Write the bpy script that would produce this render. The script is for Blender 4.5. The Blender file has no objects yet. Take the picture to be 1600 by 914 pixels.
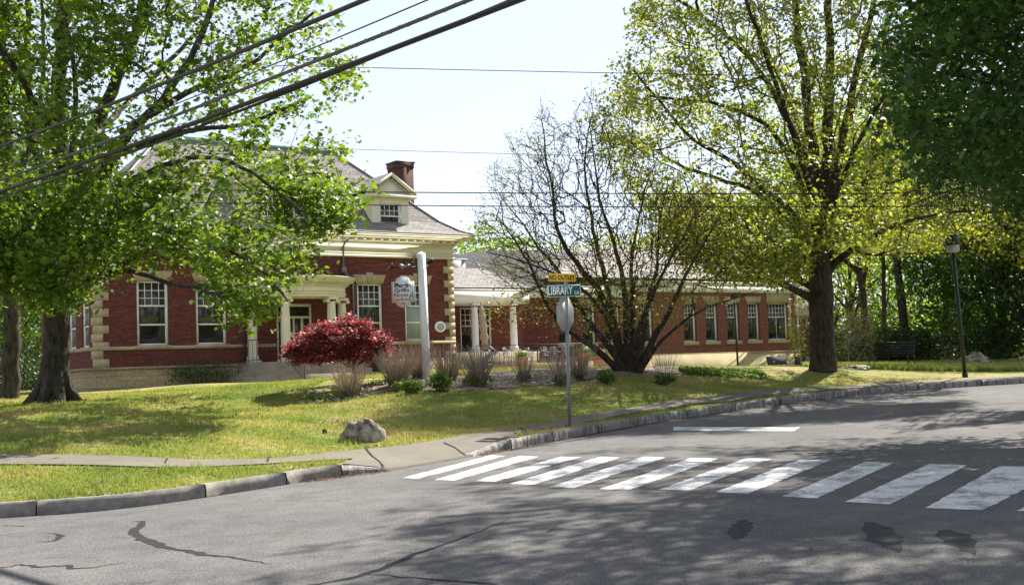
import bpy, math, random
import numpy as np
from mathutils import Vector, Matrix

random.seed(7); RNG = np.random.default_rng(11)
R = math.radians
scene = bpy.context.scene
COL = scene.collection

# ---------------------------------------------------------------- camera
FPX, ROLL, PITCH, EYE = 1880.0, -0.035, math.atan(117.6 / 1880.0), np.array([0.0, 0.0, 1.6])
cam_data = bpy.data.cameras.new('camera')
cam = bpy.data.objects.new('camera', cam_data); COL.objects.link(cam)
cam_data.sensor_fit = 'HORIZONTAL'; cam_data.sensor_width = 36.0
cam_data.lens = 36.0 * FPX / 1600.0
cam_data.clip_start = 0.1; cam_data.clip_end = 3000
cam.matrix_world = Matrix.Translation(Vector(EYE)) @ (Matrix.Rotation(math.pi / 2 + PITCH, 4, 'X') @ Matrix.Rotation(ROLL, 4, 'Z'))
scene.camera = cam

# ---------------------------------------------------------------- light
SUN_EL, SUN_AZ = R(47), R(31.0)          # azimuth measured from +Y towards +X
world = bpy.data.worlds.new('World'); scene.world = world; world.use_nodes = True
wn = world.node_tree.nodes; wl = world.node_tree.links
bg = wn['Background']; bg.inputs['Strength'].default_value = 0.104
sky = wn.new('ShaderNodeTexSky'); sky.sky_type = 'NISHITA'; sky.sun_disc = False
sky.sun_elevation = SUN_EL; sky.sun_rotation = SUN_AZ
sky.altitude = 0; sky.air_density = 0.8; sky.dust_density = 0.5; sky.ozone_density = 1.0
veil = wn.new('ShaderNodeMix'); veil.data_type = 'RGBA'; veil.inputs[0].default_value = .72   # thin bright high haze over the blue
wl.new(sky.outputs[0], veil.inputs[6]); veil.inputs[7].default_value = (2.3, 2.32, 2.5, 1); wl.new(veil.outputs[2], bg.inputs['Color'])
sd = bpy.data.lights.new('sun', 'SUN'); sd.energy = 3.9; sd.angle = R(0.6); sd.color = (1.0, 0.94, 0.84)
so = bpy.data.objects.new('sun', sd); COL.objects.link(so)
sdir = Vector((math.sin(SUN_AZ) * math.cos(SUN_EL), math.cos(SUN_AZ) * math.cos(SUN_EL), math.sin(SUN_EL)))
so.rotation_euler = sdir.to_track_quat('Z', 'Y').to_euler(); so.location = sdir * 100
vs = scene.view_settings
vs.view_transform = 'Standard'; vs.look = 'None'; vs.gamma = 1.0; vs.use_curve_mapping = False
vs.exposure = 1.78
scene.cycles.max_bounces = 6; scene.cycles.diffuse_bounces = 3; scene.cycles.transmission_bounces = 4
scene.cycles.transparent_max_bounces = 6

# ---------------------------------------------------------------- survey: picture point + distance -> point on the site
def ray(px, py):
    x, y, z = px - 800.0, 457.0 - py, -FPX
    x, y = x * math.cos(ROLL) - y * math.sin(ROLL), x * math.sin(ROLL) + y * math.cos(ROLL)
    a = math.pi / 2 + PITCH
    return np.array([x, y * math.cos(a) - z * math.sin(a), y * math.sin(a) + z * math.cos(a)])
def at(px, py, d):
    v = ray(px, py); return EYE + v * (d / v[1])
def road_z(x, y): return 0.018 * y + 0.015 * x - 0.172
def road(px, py):
    v = ray(px, py); t = (EYE[2] + .172) / (-(v[2] - .018 * v[1] - .015 * v[0]))
    return EYE + v * t

# ---------------------------------------------------------------- object helpers
def tag(o, label=None, cat=None, group=None, kind=None):
    if label: o['label'] = label
    if cat: o['category'] = cat
    if group: o['group'] = group
    if kind: o['kind'] = kind
    return o
def empty(name, loc=(0, 0, 0), rz=0.0, label=None, cat=None, group=None, parent=None):
    o = bpy.data.objects.new(name, None); COL.objects.link(o)
    o.location = loc; o.rotation_euler = (0, 0, rz); o.empty_display_size = .2
    if parent: o.parent = parent
    return tag(o, label, cat, group)
def children(o): return [c for c in COL.objects if c.parent == o]
KIDS = {}
def copy_tree(o, parent=None):
    c = o.copy(); COL.objects.link(c); c.parent = parent
    for ch in list(o.children): copy_tree(ch, c)
    return c
def place_copy(proto, loc, rz=0.0, s=1.0, label=None, group=None):
    c = copy_tree(proto); c.location = loc; c.rotation_euler = (0, 0, rz); c.scale = (s, s, s) if not isinstance(s, tuple) else s
    return tag(c, label, None, group)

def np_mesh(name, V, loops, counts, mat, parent=None, uv=None, smooth=False):
    V = np.asarray(V, dtype=np.float32); loops = np.asarray(loops, dtype=np.int32); counts = np.asarray(counts, dtype=np.int32)
    me = bpy.data.meshes.new(name)
    me.vertices.add(len(V)); me.vertices.foreach_set('co', V.ravel())
    me.loops.add(len(loops)); me.loops.foreach_set('vertex_index', loops)
    me.polygons.add(len(counts))
    st = np.concatenate([[0], np.cumsum(counts)[:-1]]).astype(np.int32)
    me.polygons.foreach_set('loop_start', st); me.polygons.foreach_set('loop_total', counts)
    if smooth: me.polygons.foreach_set('use_smooth', np.ones(len(counts), dtype=bool))
    me.update(calc_edges=True)
    if uv is None: uv = auto_uv(V, loops, counts)
    if uv is not None:
        lay = me.uv_layers.new(name='UVMap'); lay.data.foreach_set('uv', np.asarray(uv, dtype=np.float32).ravel())
    me.materials.append(mat)
    o = bpy.data.objects.new(name, me); COL.objects.link(o)
    if parent: o.parent = parent
    return o
def auto_uv(V, loops, counts):
    st = np.concatenate([[0], np.cumsum(counts)[:-1]])
    a = V[loops[st]]; b = V[loops[st + 1]]; c = V[loops[st + 2]]
    n = np.cross(b - a, c - b); n /= (np.linalg.norm(n, axis=1, keepdims=True) + 1e-9)
    hz = np.abs(n[:, 2]) > .92
    t = np.stack([-n[:, 1], n[:, 0], np.zeros(len(n))], 1); t /= (np.linalg.norm(t, axis=1, keepdims=True) + 1e-9)
    t[hz] = (1, 0, 0)
    w = np.cross(n, t); w[hz] = (0, 1, 0)
    fi = np.repeat(np.arange(len(counts)), counts)
    P = V[loops]
    return np.stack([(P * t[fi]).sum(1), (P * w[fi]).sum(1)], 1)

class MB:
    def __init__(s): s.v = []; s.f = []
    def add(s, vs, fs):
        k = len(s.v); s.v += [tuple(p) for p in vs]; s.f += [tuple(i + k for i in f) for f in fs]; return s
    def box(s, x0, x1, y0, y1, z0, z1):
        return s.add([(x0,y0,z0),(x1,y0,z0),(x1,y1,z0),(x0,y1,z0),(x0,y0,z1),(x1,y0,z1),(x1,y1,z1),(x0,y1,z1)],
              [(3,2,1,0),(4,5,6,7),(0,1,5,4),(1,2,6,5),(2,3,7,6),(3,0,4,7)])
    def cbox(s, c, d): return s.box(c[0]-d[0]/2, c[0]+d[0]/2, c[1]-d[1]/2, c[1]+d[1]/2, c[2]-d[2]/2, c[2]+d[2]/2)
    def quad(s, *p): return s.add(p, [tuple(range(len(p)))])
    def prism(s, poly, axis, a, b):
        # poly in the two other axes (x->(y,z), y->(x,z), z->(x,y)), extruded a..b
        def mk(p, t):
            return {'x': (t, p[0], p[1]), 'y': (p[0], t, p[1]), 'z': (p[0], p[1], t)}[axis]
        n = len(poly); vs = [mk(p, a) for p in poly] + [mk(p, b) for p in poly]
        fs = [tuple(reversed(range(n))), tuple(range(n, 2 * n))] + [(i, (i+1) % n, n + (i+1) % n, n + i) for i in range(n)]
        return s.add(vs, fs)
    def lathe(s, prof, c=(0, 0, 0), n=16, a0=0.0, a1=2 * math.pi, sx=1.0, sy=1.0, cap=True):
        full = abs(a1 - a0 - 2 * math.pi) < 1e-6; m = n if full else n + 1
        vs = []
        for r, z in prof:
            for i in range(m):
                a = a0 + (a1 - a0) * i / n
                vs.append((c[0] + r * sx * math.cos(a), c[1] + r * sy * math.sin(a), c[2] + z))
        fs = []
        for j in range(len(prof) - 1):
            for i in range(n):
                k = (i + 1) % m
                fs.append((j*m+i, j*m+k, (j+1)*m+k, (j+1)*m+i))
        if cap:
            fs.append(tuple(reversed(range(m)))); fs.append(tuple(range((len(prof)-1)*m, len(prof)*m)))
        return s.add(vs, fs)
    def tube(s, pts, r, n=8, cap=True):
        pts = np.array(pts, float); r = np.broadcast_to(np.array(r, float), (len(pts),))
        V, F = tube_np(pts, r, n)
        s.add(V.tolist(), F.tolist())
        if cap:
            k = len(s.v) - len(V); s.f.append(tuple(k + i for i in reversed(range(n)))); s.f.append(tuple(k + (len(pts)-1)*n + i for i in range(n)))
        return s
    def build(s, name, mat, parent=None, smooth=False, label=None):
        loops = [i for f in s.f for i in f]; counts = [len(f) for f in s.f]
        o = np_mesh(name, s.v, loops, counts, mat, parent, smooth=False)
        if smooth:
            o.data.polygons.foreach_set('use_smooth', np.ones(len(counts), dtype=bool))
            try: o.data.set_sharp_from_angle(angle=R(40))
            except Exception: pass
        if label: o['label'] = label
        return o
def tube_np(pts, r, n, jit=0.0, rng=None):
    d = np.gradient(pts, axis=0); d /= (np.linalg.norm(d, axis=1, keepdims=True) + 1e-9)
    ref = np.array([0.0, 0, 1]) if abs(d[:, 2]).mean() < .8 else np.array([1.0, 0, 0])
    a = np.cross(d, ref); a /= (np.linalg.norm(a, axis=1, keepdims=True) + 1e-9); b = np.cross(d, a)
    th = np.linspace(0, 2 * math.pi, n, endpoint=False)
    rr = r[:, None] * np.ones(n)[None]
    if jit: rr = rr * (1 + jit * rng.standard_normal(rr.shape))
    V = pts[:, None] + rr[..., None] * (np.cos(th)[None, :, None] * a[:, None] + np.sin(th)[None, :, None] * b[:, None])
    V = V.reshape(-1, 3); m = len(pts)
    i = np.arange(n); k = (i + 1) % n
    F = np.concatenate([np.stack([j*n+i, j*n+k, (j+1)*n+k, (j+1)*n+i], 1) for j in range(m - 1)])
    return V, F

# ---------------------------------------------------------------- materials
def mat(name, rough=.8, spec=.3):
    m = bpy.data.materials.new(name); m.use_nodes = True; nt = m.node_tree
    b = nt.nodes['Principled BSDF']; b.inputs['Roughness'].default_value = rough
    b.inputs['Specular IOR Level'].default_value = spec
    return m, nt, b
def node(nt, t, **kw):
    n = nt.nodes.new(t)
    for k, v in kw.items():
        if k in n.inputs: n.inputs[k].default_value = v
        else: setattr(n, k, v)
    return n
def coords(nt, kind='Object', scale=1.0):
    tc = node(nt, 'ShaderNodeTexCoord')
    mp = node(nt, 'ShaderNodeMapping'); mp.inputs['Scale'].default_value = (scale,)*3 if not isinstance(scale, tuple) else scale
    nt.links.new(tc.outputs[kind], mp.inputs[0]); return mp.outputs[0]
def noise(nt, vec, sc, det=4, rough=.55):
    n = node(nt, 'ShaderNodeTexNoise'); n.inputs['Scale'].default_value = sc; n.inputs['Detail'].default_value = det
    n.inputs['Roughness'].default_value = rough; nt.links.new(vec, n.inputs['Vector']); return n.outputs['Fac']
def ramp(nt, fac, stops):
    r = node(nt, 'ShaderNodeValToRGB'); nt.links.new(fac, r.inputs[0]); e = r.color_ramp.elements
    e[0].position, e[0].color = stops[0][0], (*stops[0][1], 1)
    e[1].position, e[1].color = stops[-1][0], (*stops[-1][1], 1)
    for p, c in stops[1:-1]:
        x = e.new(p); x.color = (*c, 1)
    return r.outputs[0]
def mixc(nt, fac, a, b, mode='MIX'):
    m = node(nt, 'ShaderNodeMix'); m.data_type = 'RGBA'; m.blend_type = mode
    for sock, val in ((m.inputs[0], fac), (m.inputs[6], a), (m.inputs[7], b)):
        if hasattr(val, 'links'): nt.links.new(val, sock)
        elif isinstance(val, (int, float)): sock.default_value = val
        else: sock.default_value = (*val, 1)
    return m.outputs[2]
def bump(nt, b, h, dist, strength=1.0):
    n = node(nt, 'ShaderNodeBump'); n.inputs['Distance'].default_value = dist; n.inputs['Strength'].default_value = strength
    nt.links.new(h, n.inputs['Height']); nt.links.new(n.outputs[0], b.inputs['Normal'])
def mth(nt, op, a, b=0.0):
    m = node(nt, 'ShaderNodeMath'); m.operation = op
    for s, v in ((m.inputs[0], a), (m.inputs[1], b)):
        if hasattr(v, 'links'): nt.links.new(v, s)
        else: s.default_value = v
    return m.outputs[0]

def plain(name, c, rough=.7, spec=.3, var=.12, sc=3.0, metal=0.0, bmp=0.0, bsc=40.0):
    m, nt, b = mat(name, rough, spec); v = coords(nt)
    f = noise(nt, v, sc, 5)
    lo = tuple(x * (1 - var) for x in c); hi = tuple(min(1, x * (1 + var)) for x in c)
    nt.links.new(ramp(nt, f, [(.3, lo), (.7, hi)]), b.inputs['Base Color'])
    b.inputs['Metallic'].default_value = metal
    if bmp: bump(nt, b, noise(nt, v, bsc, 4), bmp)
    return m
def brick_mat(name, c1, c2, mortar, w=.215, h=.075, ms=.011, dirt=.35, bias=0.0):
    m, nt, b = mat(name, .85, .2); uv = coords(nt, 'UV')
    t = node(nt, 'ShaderNodeTexBrick'); nt.links.new(uv, t.inputs['Vector'])
    t.inputs['Color1'].default_value = (*c1, 1); t.inputs['Color2'].default_value = (*c2, 1); t.inputs['Mortar'].default_value = (*mortar, 1)
    t.inputs['Scale'].default_value = 1.0; t.inputs['Brick Width'].default_value = w; t.inputs['Row Height'].default_value = h
    t.inputs['Mortar Size'].default_value = ms; t.inputs['Mortar Smooth'].default_value = .2; t.inputs['Bias'].default_value = bias
    f = noise(nt, uv, .9, 6, .65); f2 = noise(nt, uv, 9, 3, .6)
    col = mixc(nt, mth(nt, 'MULTIPLY', f, dirt), t.outputs['Color'], tuple(x * .45 for x in c1))
    col = mixc(nt, .6, col, ramp(nt, f2, [(.3, (.5, .5, .5)), (.7, (1.45, 1.4, 1.4))]), 'MULTIPLY')
    st_ = noise(nt, coords(nt, 'UV', (.25, 2.2, 1)), 3, 5, .65); col = mixc(nt, .5, col, ramp(nt, st_, [(.35, (.6, .58, .58)), (.65, (1.3, 1.3, 1.3))]), 'MULTIPLY')
    nt.links.new(col, b.inputs['Base Color'])
    bump(nt, b, t.outputs['Fac'], -.006)
    return m
M = {}
M['brick'] = brick_mat('red_brick', (.215, .050, .040), (.105, .032, .027), (.12, .075, .064))
M['brick_light'] = brick_mat('terracotta_brick', (.29, .088, .064), (.17, .052, .041), (.22, .15, .125))
M['brick_dark'] = brick_mat('chimney_brick', (.15, .065, .055), (.07, .035, .03), (.10, .07, .06), dirt=.6)
M['slate'] = brick_mat('slate', (.30, .285, .27), (.20, .19, .182), (.07, .07, .07), .30, .19, .012, .3)
M['slate_dark'] = brick_mat('dark_slate', (.17, .175, .18), (.10, .105, .11), (.04, .04, .04), .30, .19, .012, .3)
M['stone'] = brick_mat('limestone', (.42, .33, .18), (.34, .27, .15), (.28, .23, .16), 1.6, .45, .012, .3)
M['quoin'] = plain('quoin_stone', (.43, .36, .235), .85, .2, .18, 2.5, bmp=.004)
M['render_wall'] = plain('cream_basement_render', (.50, .42, .25), .9, .2, .2, .8, bmp=.004)
M['cream'] = plain('cream_paint', (.70, .66, .53), .55, .35, .08, 1.2)
M['white'] = plain('white_paint', (.80, .80, .79), .5, .4, .05, 2.0)
M['stonestep'] = plain('granite_step', (.27, .225, .16), .85, .2, .25, 2.5, bmp=.003)
M['black'] = plain('black_iron', (.012, .012, .013), .5, .4, .2)
M['steel'] = plain('galvanised_steel', (.33, .35, .37), .5, .4, .12, 8, metal=.55)
M['steelback'] = plain('aluminium_sign_back', (.42, .43, .42), .55, .3, .1, 5, metal=.3)
M['greybox'] = plain('grey_metal', (.45, .46, .47), .6, .3, .1)
M['terracotta'] = plain('terracotta', (.52, .27, .17), .85, .2, .15, 6, bmp=.003)
M['canvas'] = plain('beige_canvas', (.52, .45, .36), .9, .1, .12, 4)
M['curtain'] = plain('grey_green_blind', (.30, .34, .31), .7, .2, .08)
M['lead'] = plain('grey_downspout', (.20, .20, .20), .5, .4, .1)
M['copper'] = plain('verdigris_copper', (.30, .50, .44), .6, .3, .12)
M['yellow'] = plain('yellow_sign_paint', (.80, .52, .03), .45, .5, .04)
M['green'] = plain('green_sign_paint', (.0, .16, .12), .4, .5, .05)
M['signwhite'] = plain('sign_white', (.90, .90, .92), .4, .5, .03)
M['ink'] = plain('sign_black', (.01, .01, .015), .5, .4, .05)
M['ink_purple'] = plain('sign_violet', (.12, .08, .22), .5, .4, .05)
M['ink_blue'] = plain('sign_blue', (.02, .22, .38), .5, .4, .05)
M['door'] = plain('dark_door', (.03, .025, .02), .5, .4, .1)
def glass_mat(name, c, rough=.04, spec=.6):
    m, nt, b = mat(name, rough, spec); v = coords(nt)
    nt.links.new(ramp(nt, noise(nt, v, 1.6, 4), [(.35, tuple(x*.5 for x in c)), (.7, tuple(x*1.8 for x in c))]), b.inputs['Base Color'])
    bump(nt, b, noise(nt, v, 1.2, 1), .004); return m
M['glass'] = glass_mat('window_glass', (.02, .024, .022))
M['lampglass'] = glass_mat('lamp_glass', (.26, .27, .28), .1)

def asphalt():
    m, nt, b = mat('asphalt', .95, .12); v = coords(nt)
    big = noise(nt, v, .35, 5, .6); mid = noise(nt, v, 2.3, 5, .6); fine = noise(nt, v, 85, 3, .75)
    vor = node(nt, 'ShaderNodeTexVoronoi'); vor.inputs['Scale'].default_value = 70; nt.links.new(v, vor.inputs['Vector'])
    c = ramp(nt, big, [(.28, (.112, .111, .112)), (.72, (.165, .161, .157))])
    c = mixc(nt, .5, c, ramp(nt, mid, [(.32, (.66, .66, .67)), (.68, (1.25, 1.24, 1.22))]), 'MULTIPLY')
    c = mixc(nt, .85, c, ramp(nt, vor.outputs['Distance'], [(.0, (1.9, 1.85, 1.8)), (.3, (1.05, 1.05, 1.05)), (.8, (.5, .5, .52))]), 'MULTIPLY')
    c = mixc(nt, .8, c, ramp(nt, fine, [(.35, (.45, .45, .46)), (.5, (1, 1, 1)), (.68, (1.8, 1.78, 1.74))]), 'MULTIPLY')
    nt.links.new(c, b.inputs['Base Color']); bump(nt, b, fine, .008); return m
M['asphalt'] = asphalt()
def paint():
    m, nt, b = mat('road_paint', .85, .15); v = coords(nt)
    crack = node(nt, 'ShaderNodeTexVoronoi'); crack.feature = 'DISTANCE_TO_EDGE'; crack.inputs['Scale'].default_value = 5
    dn = node(nt, 'ShaderNodeTexNoise'); dn.inputs['Scale'].default_value = 6; nt.links.new(v, dn.inputs['Vector'])
    w = mixc(nt, .12, v, dn.outputs['Color']); nt.links.new(w, crack.inputs['Vector'])
    wear = noise(nt, v, 2.6, 7, .75); spk = noise(nt, v, 60, 3, .7)
    line = ramp(nt, crack.outputs[0], [(.0, (0, 0, 0)), (.012, (1, 1, 1))])
    zone = ramp(nt, noise(nt, v, .7, 3), [(.45, (1, 1, 1)), (.58, (0, 0, 0))])
    line = mixc(nt, 1.0, line, zone, 'LIGHTEN')
    k = mth(nt, 'MULTIPLY', ramp(nt, spk, [(.36, (.15,)*3), (.50, (1,)*3)]), ramp(nt, wear, [(.40, (.30,)*3), (.52, (1,)*3)]))
    k = mth(nt, 'MULTIPLY', k, line)
    nt.links.new(mixc(nt, k, (.13, .13, .13), (.64, .65, .65)), b.inputs['Base Color']); bump(nt, b, spk, .003); return m
M['paint'] = paint()
M['tar'] = plain('crack_sealant', (.035, .035, .037), .95, .05, .25, 12, bmp=.002)
M['patch'] = plain('asphalt_patch', (.055, .055, .058), .95, .05, .3, 20, bmp=.004)
def concrete():
    m, nt, b = mat('concrete', .9, .2); v = coords(nt)
    c = ramp(nt, noise(nt, v, .9, 6, .65), [(.3, (.115, .10, .082)), (.7, (.17, .152, .125))])
    c = mixc(nt, .6, c, ramp(nt, noise(nt, v, 55, 3, .7), [(.35, (.7, .7, .7)), (.65, (1.25, 1.25, 1.25))]), 'MULTIPLY')
    nt.links.new(c, b.inputs['Base Color']); bump(nt, b, noise(nt, v, 70, 3), .004); return m
M['concrete'] = concrete()
def granite(name, lo, hi, bd):
    m, nt, b = mat(name, .85, .25); v = coords(nt); vs_ = coords(nt, 'Object', (7, 7, 1.6))
    streak = noise(nt, vs_, 1.6, 5, .7)
    c = ramp(nt, streak, [(.35, lo), (.62, hi)])
    c = mixc(nt, .6, c, ramp(nt, noise(nt, v, 60, 3, .7), [(.35, (.6,)*3), (.65, (1.35,)*3)]), 'MULTIPLY')
    nt.links.new(c, b.inputs['Base Color']); bump(nt, b, streak, bd); return m
M['kerb'] = plain('sawn_granite', (.19, .175, .155), .9, .2, .3, 9, bmp=.004)
M['kerb_rough'] = granite('split_granite', (.07, .068, .066), (.34, .32, .30), .05)
def rockmat():
    m, nt, b = mat('lichen_rock', .95, .1); v = coords(nt)
    c = ramp(nt, noise(nt, v, 5.5, 6, .7), [(.36, (.06, .05, .038)), (.48, (.24, .205, .16)), (.6, (.46, .42, .35))])
    nt.links.new(c, b.inputs['Base Color']); bump(nt, b, noise(nt, v, 9, 6, .7), .09); return m
M['rock'] = rockmat()
def ground():
    m, nt, b = mat('turf', .95, .1); v = coords(nt)
    p = noise(nt, v, .55, 6, .62); q = noise(nt, v, 3.2, 5, .6); f = noise(nt, v, 22, 4, .7)
    c = ramp(nt, p, [(.30, (.12, .16, .04)), (.46, (.20, .22, .07)), (.56, (.28, .25, .11)), (.66, (.38, .28, .18))])
    c = mixc(nt, .6, c, ramp(nt, q, [(.3, (.6, .68, .5)), (.7, (1.35, 1.28, 1.2))]), 'MULTIPLY')
    c = mixc(nt, .8, c, ramp(nt, f, [(.3, (.3, .3, .25)), (.7, (1.6, 1.55, 1.5))]), 'MULTIPLY')
    nt.links.new(c, b.inputs['Base Color']); bump(nt, b, f, .05); return m
M['turf'] = ground()
def gravel():
    m, nt, b = mat('gravel_mulch', .95, .2); v = coords(nt)
    vo = node(nt, 'ShaderNodeTexVoronoi'); vo.inputs['Scale'].default_value = 24; nt.links.new(v, vo.inputs['Vector'])
    hs = node(nt, 'ShaderNodeSeparateColor'); nt.links.new(vo.outputs['Color'], hs.inputs[0])
    c = ramp(nt, hs.outputs[0], [(.0, (.06, .042, .03)), (.5, (.17, .13, .10)), (1.0, (.42, .36, .30))])
    c = mixc(nt, .7, c, ramp(nt, noise(nt, v, 1.1, 5), [(.35, (.55, .5, .45)), (.65, (1.2, 1.2, 1.2))]), 'MULTIPLY')
    nt.links.new(c, b.inputs['Base Color']); bump(nt, b, vo.outputs['Distance'], -.03); return m
M['gravel'] = gravel()
def bark(name, lo, hi, sc=5):
    m, nt, b = mat(name, .95, .1); v = coords(nt, 'Object', (sc, sc, sc * .28))
    f = noise(nt, v, 2.2, 6, .7); g = noise(nt, coords(nt), 1.3, 3)
    c = mixc(nt, .6, ramp(nt, f, [(.35, lo), (.65, hi)]), ramp(nt, g, [(.35, (.7, .7, .7)), (.65, (1.3, 1.3, 1.25))]), 'MULTIPLY')
    nt.links.new(c, b.inputs['Base Color']); bump(nt, b, f, .05); return m
M['bark'] = bark('grey_bark', (.026, .022, .019), (.10, .09, .078))
M['bark_dark'] = bark('dark_bark', (.028, .022, .018), (.09, .072, .055))
M['bark_pale'] = bark('pale_twigs', (.28, .24, .20), (.45, .40, .35))
def leaf(name, stops, trans=.45, tint=(1.25, 1.25, .6), rough=.5):
    m = bpy.data.materials.new(name); m.use_nodes = True; nt = m.node_tree
    b = nt.nodes['Principled BSDF']; out = nt.nodes['Material Output']
    b.inputs['Roughness'].default_value = rough; b.inputs['Specular IOR Level'].default_value = .35
    uv = node(nt, 'ShaderNodeUVMap'); sx = node(nt, 'ShaderNodeSeparateXYZ'); nt.links.new(uv.outputs[0], sx.inputs[0])
    c = ramp(nt, sx.outputs[0], stops); nt.links.new(c, b.inputs['Base Color'])
    tr = node(nt, 'ShaderNodeBsdfTranslucent'); nt.links.new(mixc(nt, 1.0, c, tint, 'MULTIPLY'), tr.inputs[0])
    mx = node(nt, 'ShaderNodeMixShader'); mx.inputs[0].default_value = trans
    nt.links.new(b.outputs[0], mx.inputs[1]); nt.links.new(tr.outputs[0], mx.inputs[2]); nt.links.new(mx.outputs[0], out.inputs[0])
    return m
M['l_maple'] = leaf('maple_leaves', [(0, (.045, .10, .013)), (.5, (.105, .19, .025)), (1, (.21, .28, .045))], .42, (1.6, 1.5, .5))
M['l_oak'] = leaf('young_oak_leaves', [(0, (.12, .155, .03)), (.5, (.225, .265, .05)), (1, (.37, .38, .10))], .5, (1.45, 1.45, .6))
M['l_dark'] = leaf('dark_maple_leaves', [(0, (.022, .058, .012)), (.6, (.045, .105, .018)), (1, (.085, .16, .032))], .36, (1.4, 1.6, .5))  # deeper green leaf colour, used on several trees
M['l_yellow'] = leaf('yellow_green_leaves', [(0, (.17, .21, .03)), (.5, (.27, .30, .05)), (1, (.42, .41, .09))], .5, (1.4, 1.35, .6))
M['l_bud'] = leaf('opening_leaves', [(0, (.13, .15, .025)), (1, (.28, .27, .05))], .4, (1.4, 1.3, .5))
M['l_back'] = leaf('woodland_leaves', [(0, (.06, .12, .018)), (.5, (.12, .195, .026)), (1, (.22, .29, .045))], .5, (1.6, 1.5, .5))
M['l_ever'] = leaf('evergreen_leaves', [(0, (.012, .03, .008)), (1, (.035, .07, .018))], .2)
M['l_red'] = leaf('crimson_leaves', [(0, (.09, .022, .028)), (.5, (.24, .055, .062)), (1, (.46, .16, .16))], .4, (1.6, .9, .9))
M['l_shrub'] = leaf('shrub_leaves', [(0, (.055, .11, .02)), (.5, (.10, .17, .03)), (1, (.20, .26, .06))], .35, (1.4, 1.4, .5))
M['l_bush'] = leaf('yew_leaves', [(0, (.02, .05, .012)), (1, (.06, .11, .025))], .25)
M['grass'] = leaf('grass_blades', [(0, (.13, .19, .045)), (.45, (.24, .285, .085)), (.74, (.36, .34, .13)), (1, (.46, .35, .22))], .4, (1.3, 1.3, .6), .8)
M['stalk'] = leaf('dry_stalks', [(0, (.17, .12, .11)), (1, (.38, .30, .26))], .1)
M['litter'] = leaf('fallen_blossom', [(0, (.12, .055, .03)), (1, (.26, .13, .07))], .1, rough=.95)

# ---------------------------------------------------------------- terrain
KPX = [(0,808),(80,803),(190,796),(364,771),(450,756),(537,742),(600,738),(735,714),(802,701),(890,684),(1000,664),(1100,648.3),(1200,634),(1300,621.3),(1400,612),(1500,605)]
KP = [road(*p) for p in KPX]
KX = np.array([-300, -60, -20, -10] + [p[0] for p in KP] + [14.2, 18, 30, 80, 400])
KY = np.array([13.0, 13.5, 14.2, 14.6] + [p[1] for p in KP] + [34.1, 34.6, 34.8, 34, 30])
# light smoothing of the surveyed kerb line
_x = np.concatenate([np.linspace(-300, -12, 40)[:-1], np.arange(-12, 18, .25), np.linspace(18, 400, 60)])
_y = np.interp(_x, KX, KY)
for _ in range(6):
    _y[1:-1] = (_y[:-2] + 2 * _y[1:-1] + _y[2:]) / 4
def K(x): return np.interp(x, _x, _y)
XR0, XR1, XR2, XR3 = -2.58, -1.95, -.80, -.10      # dropped kerb: full, low, low, full
def kerb_h(x): return np.interp(x, [XR0, XR1, XR2, XR3], [.165, .02, .02, .165])
BE = R(35.15); U = np.array([math.cos(BE), math.sin(BE), 0]); N = np.array([-math.sin(BE), math.cos(BE), 0])
L0 = np.array([-16.6, 47.8, 0.0])
def B(x, off, z=0.0): return L0 + U * x + N * off + np.array([0, 0, z])
def inv_B(x, y):
    d = np.stack([x - L0[0], y - L0[1]], -1); return d @ U[:2], d @ N[:2]
CP = []
def cp(px, py, d): p = at(px, py, d); CP.append(tuple(p))
for a in [(0,706,19.3),(116,711,18.7),(232,717,18.3),(387,718,18.85),(504,711,19.7),(573,701,20.45),(680,687,21.5),(800,671,23.3),(886,657,24.8),(1006,638.5,27.4),(1100,624.5,29.6),(1170,614,31),(1316,605.5,33.5),(1443,594.5,34.9),
          (0,660,23),(0,622,36),(85,628,29),(300,600,45),(300,650,26),(450,640,26),(568,682,21.6),(520,622,28),(555,600,29.5),(667,592,30),(670,613,27),(780,600,29.2),(800,630,26.2),(1000,602,30.2),
          (985,580,33),(1100,585,34.5),(1100,604,32),(1285,578,36.5),(1285,596,34.9),(1508,588,36.6),(1600,580,40),(1500,574,46),(180,640,25)]: cp(*a)
for x, o, z in [(0,0,1.28),(0,-4,1.3),(4,-3,1.36),(8.5,-3.5,1.40),(13,-3,1.42),(17,0,1.42),(8,-8,1.36),(0,-9,1.22),(22,-3,1.46),(20,3,1.5),(30,0,1.4),(30,6,1.4),(42,3,1.1),(42,12,.95),(56,12,.9),(56,0,.95),
                (-8,0,1.2),(-8,20,1.2),(10,30,1.3),(30,30,1.2),(60,30,1.0),(75,10,.95)]:
    CP.append(tuple(B(x, o, z)))
for x, y, z in [(-40,20,.3),(-40,60,1.2),(-60,120,1.2),(0,160,1.2),(60,160,1.0),(100,60,1.0),(50,50,1.0),(30,45,.95),(30,60,.95),(120,120,1.0),(-60,30,.8)]: CP.append((x, y, z))
for x in list(np.arange(-24, 24, 1.2)) + [-60, -40, 40, 80]:
    CP.append((x, float(K(x)) + .15, float(road_z(min(x, 20), min(K(x), 36)) + kerb_h(x))))
CPA = np.array(CP)
def _phi(r): return np.sqrt(r * r + 1.0)
_A = _phi(np.linalg.norm(CPA[:, None, :2] - CPA[None, :, :2], axis=2)) - 1e-3 * 0
_n = len(CPA); _Z = CPA[:, 2].mean()
_W = np.linalg.solve(np.block([[_A + .03 * -np.eye(_n), np.ones((_n, 1))], [np.ones((1, _n)), np.zeros((1, 1))]]), np.append(CPA[:, 2], 0))
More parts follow.
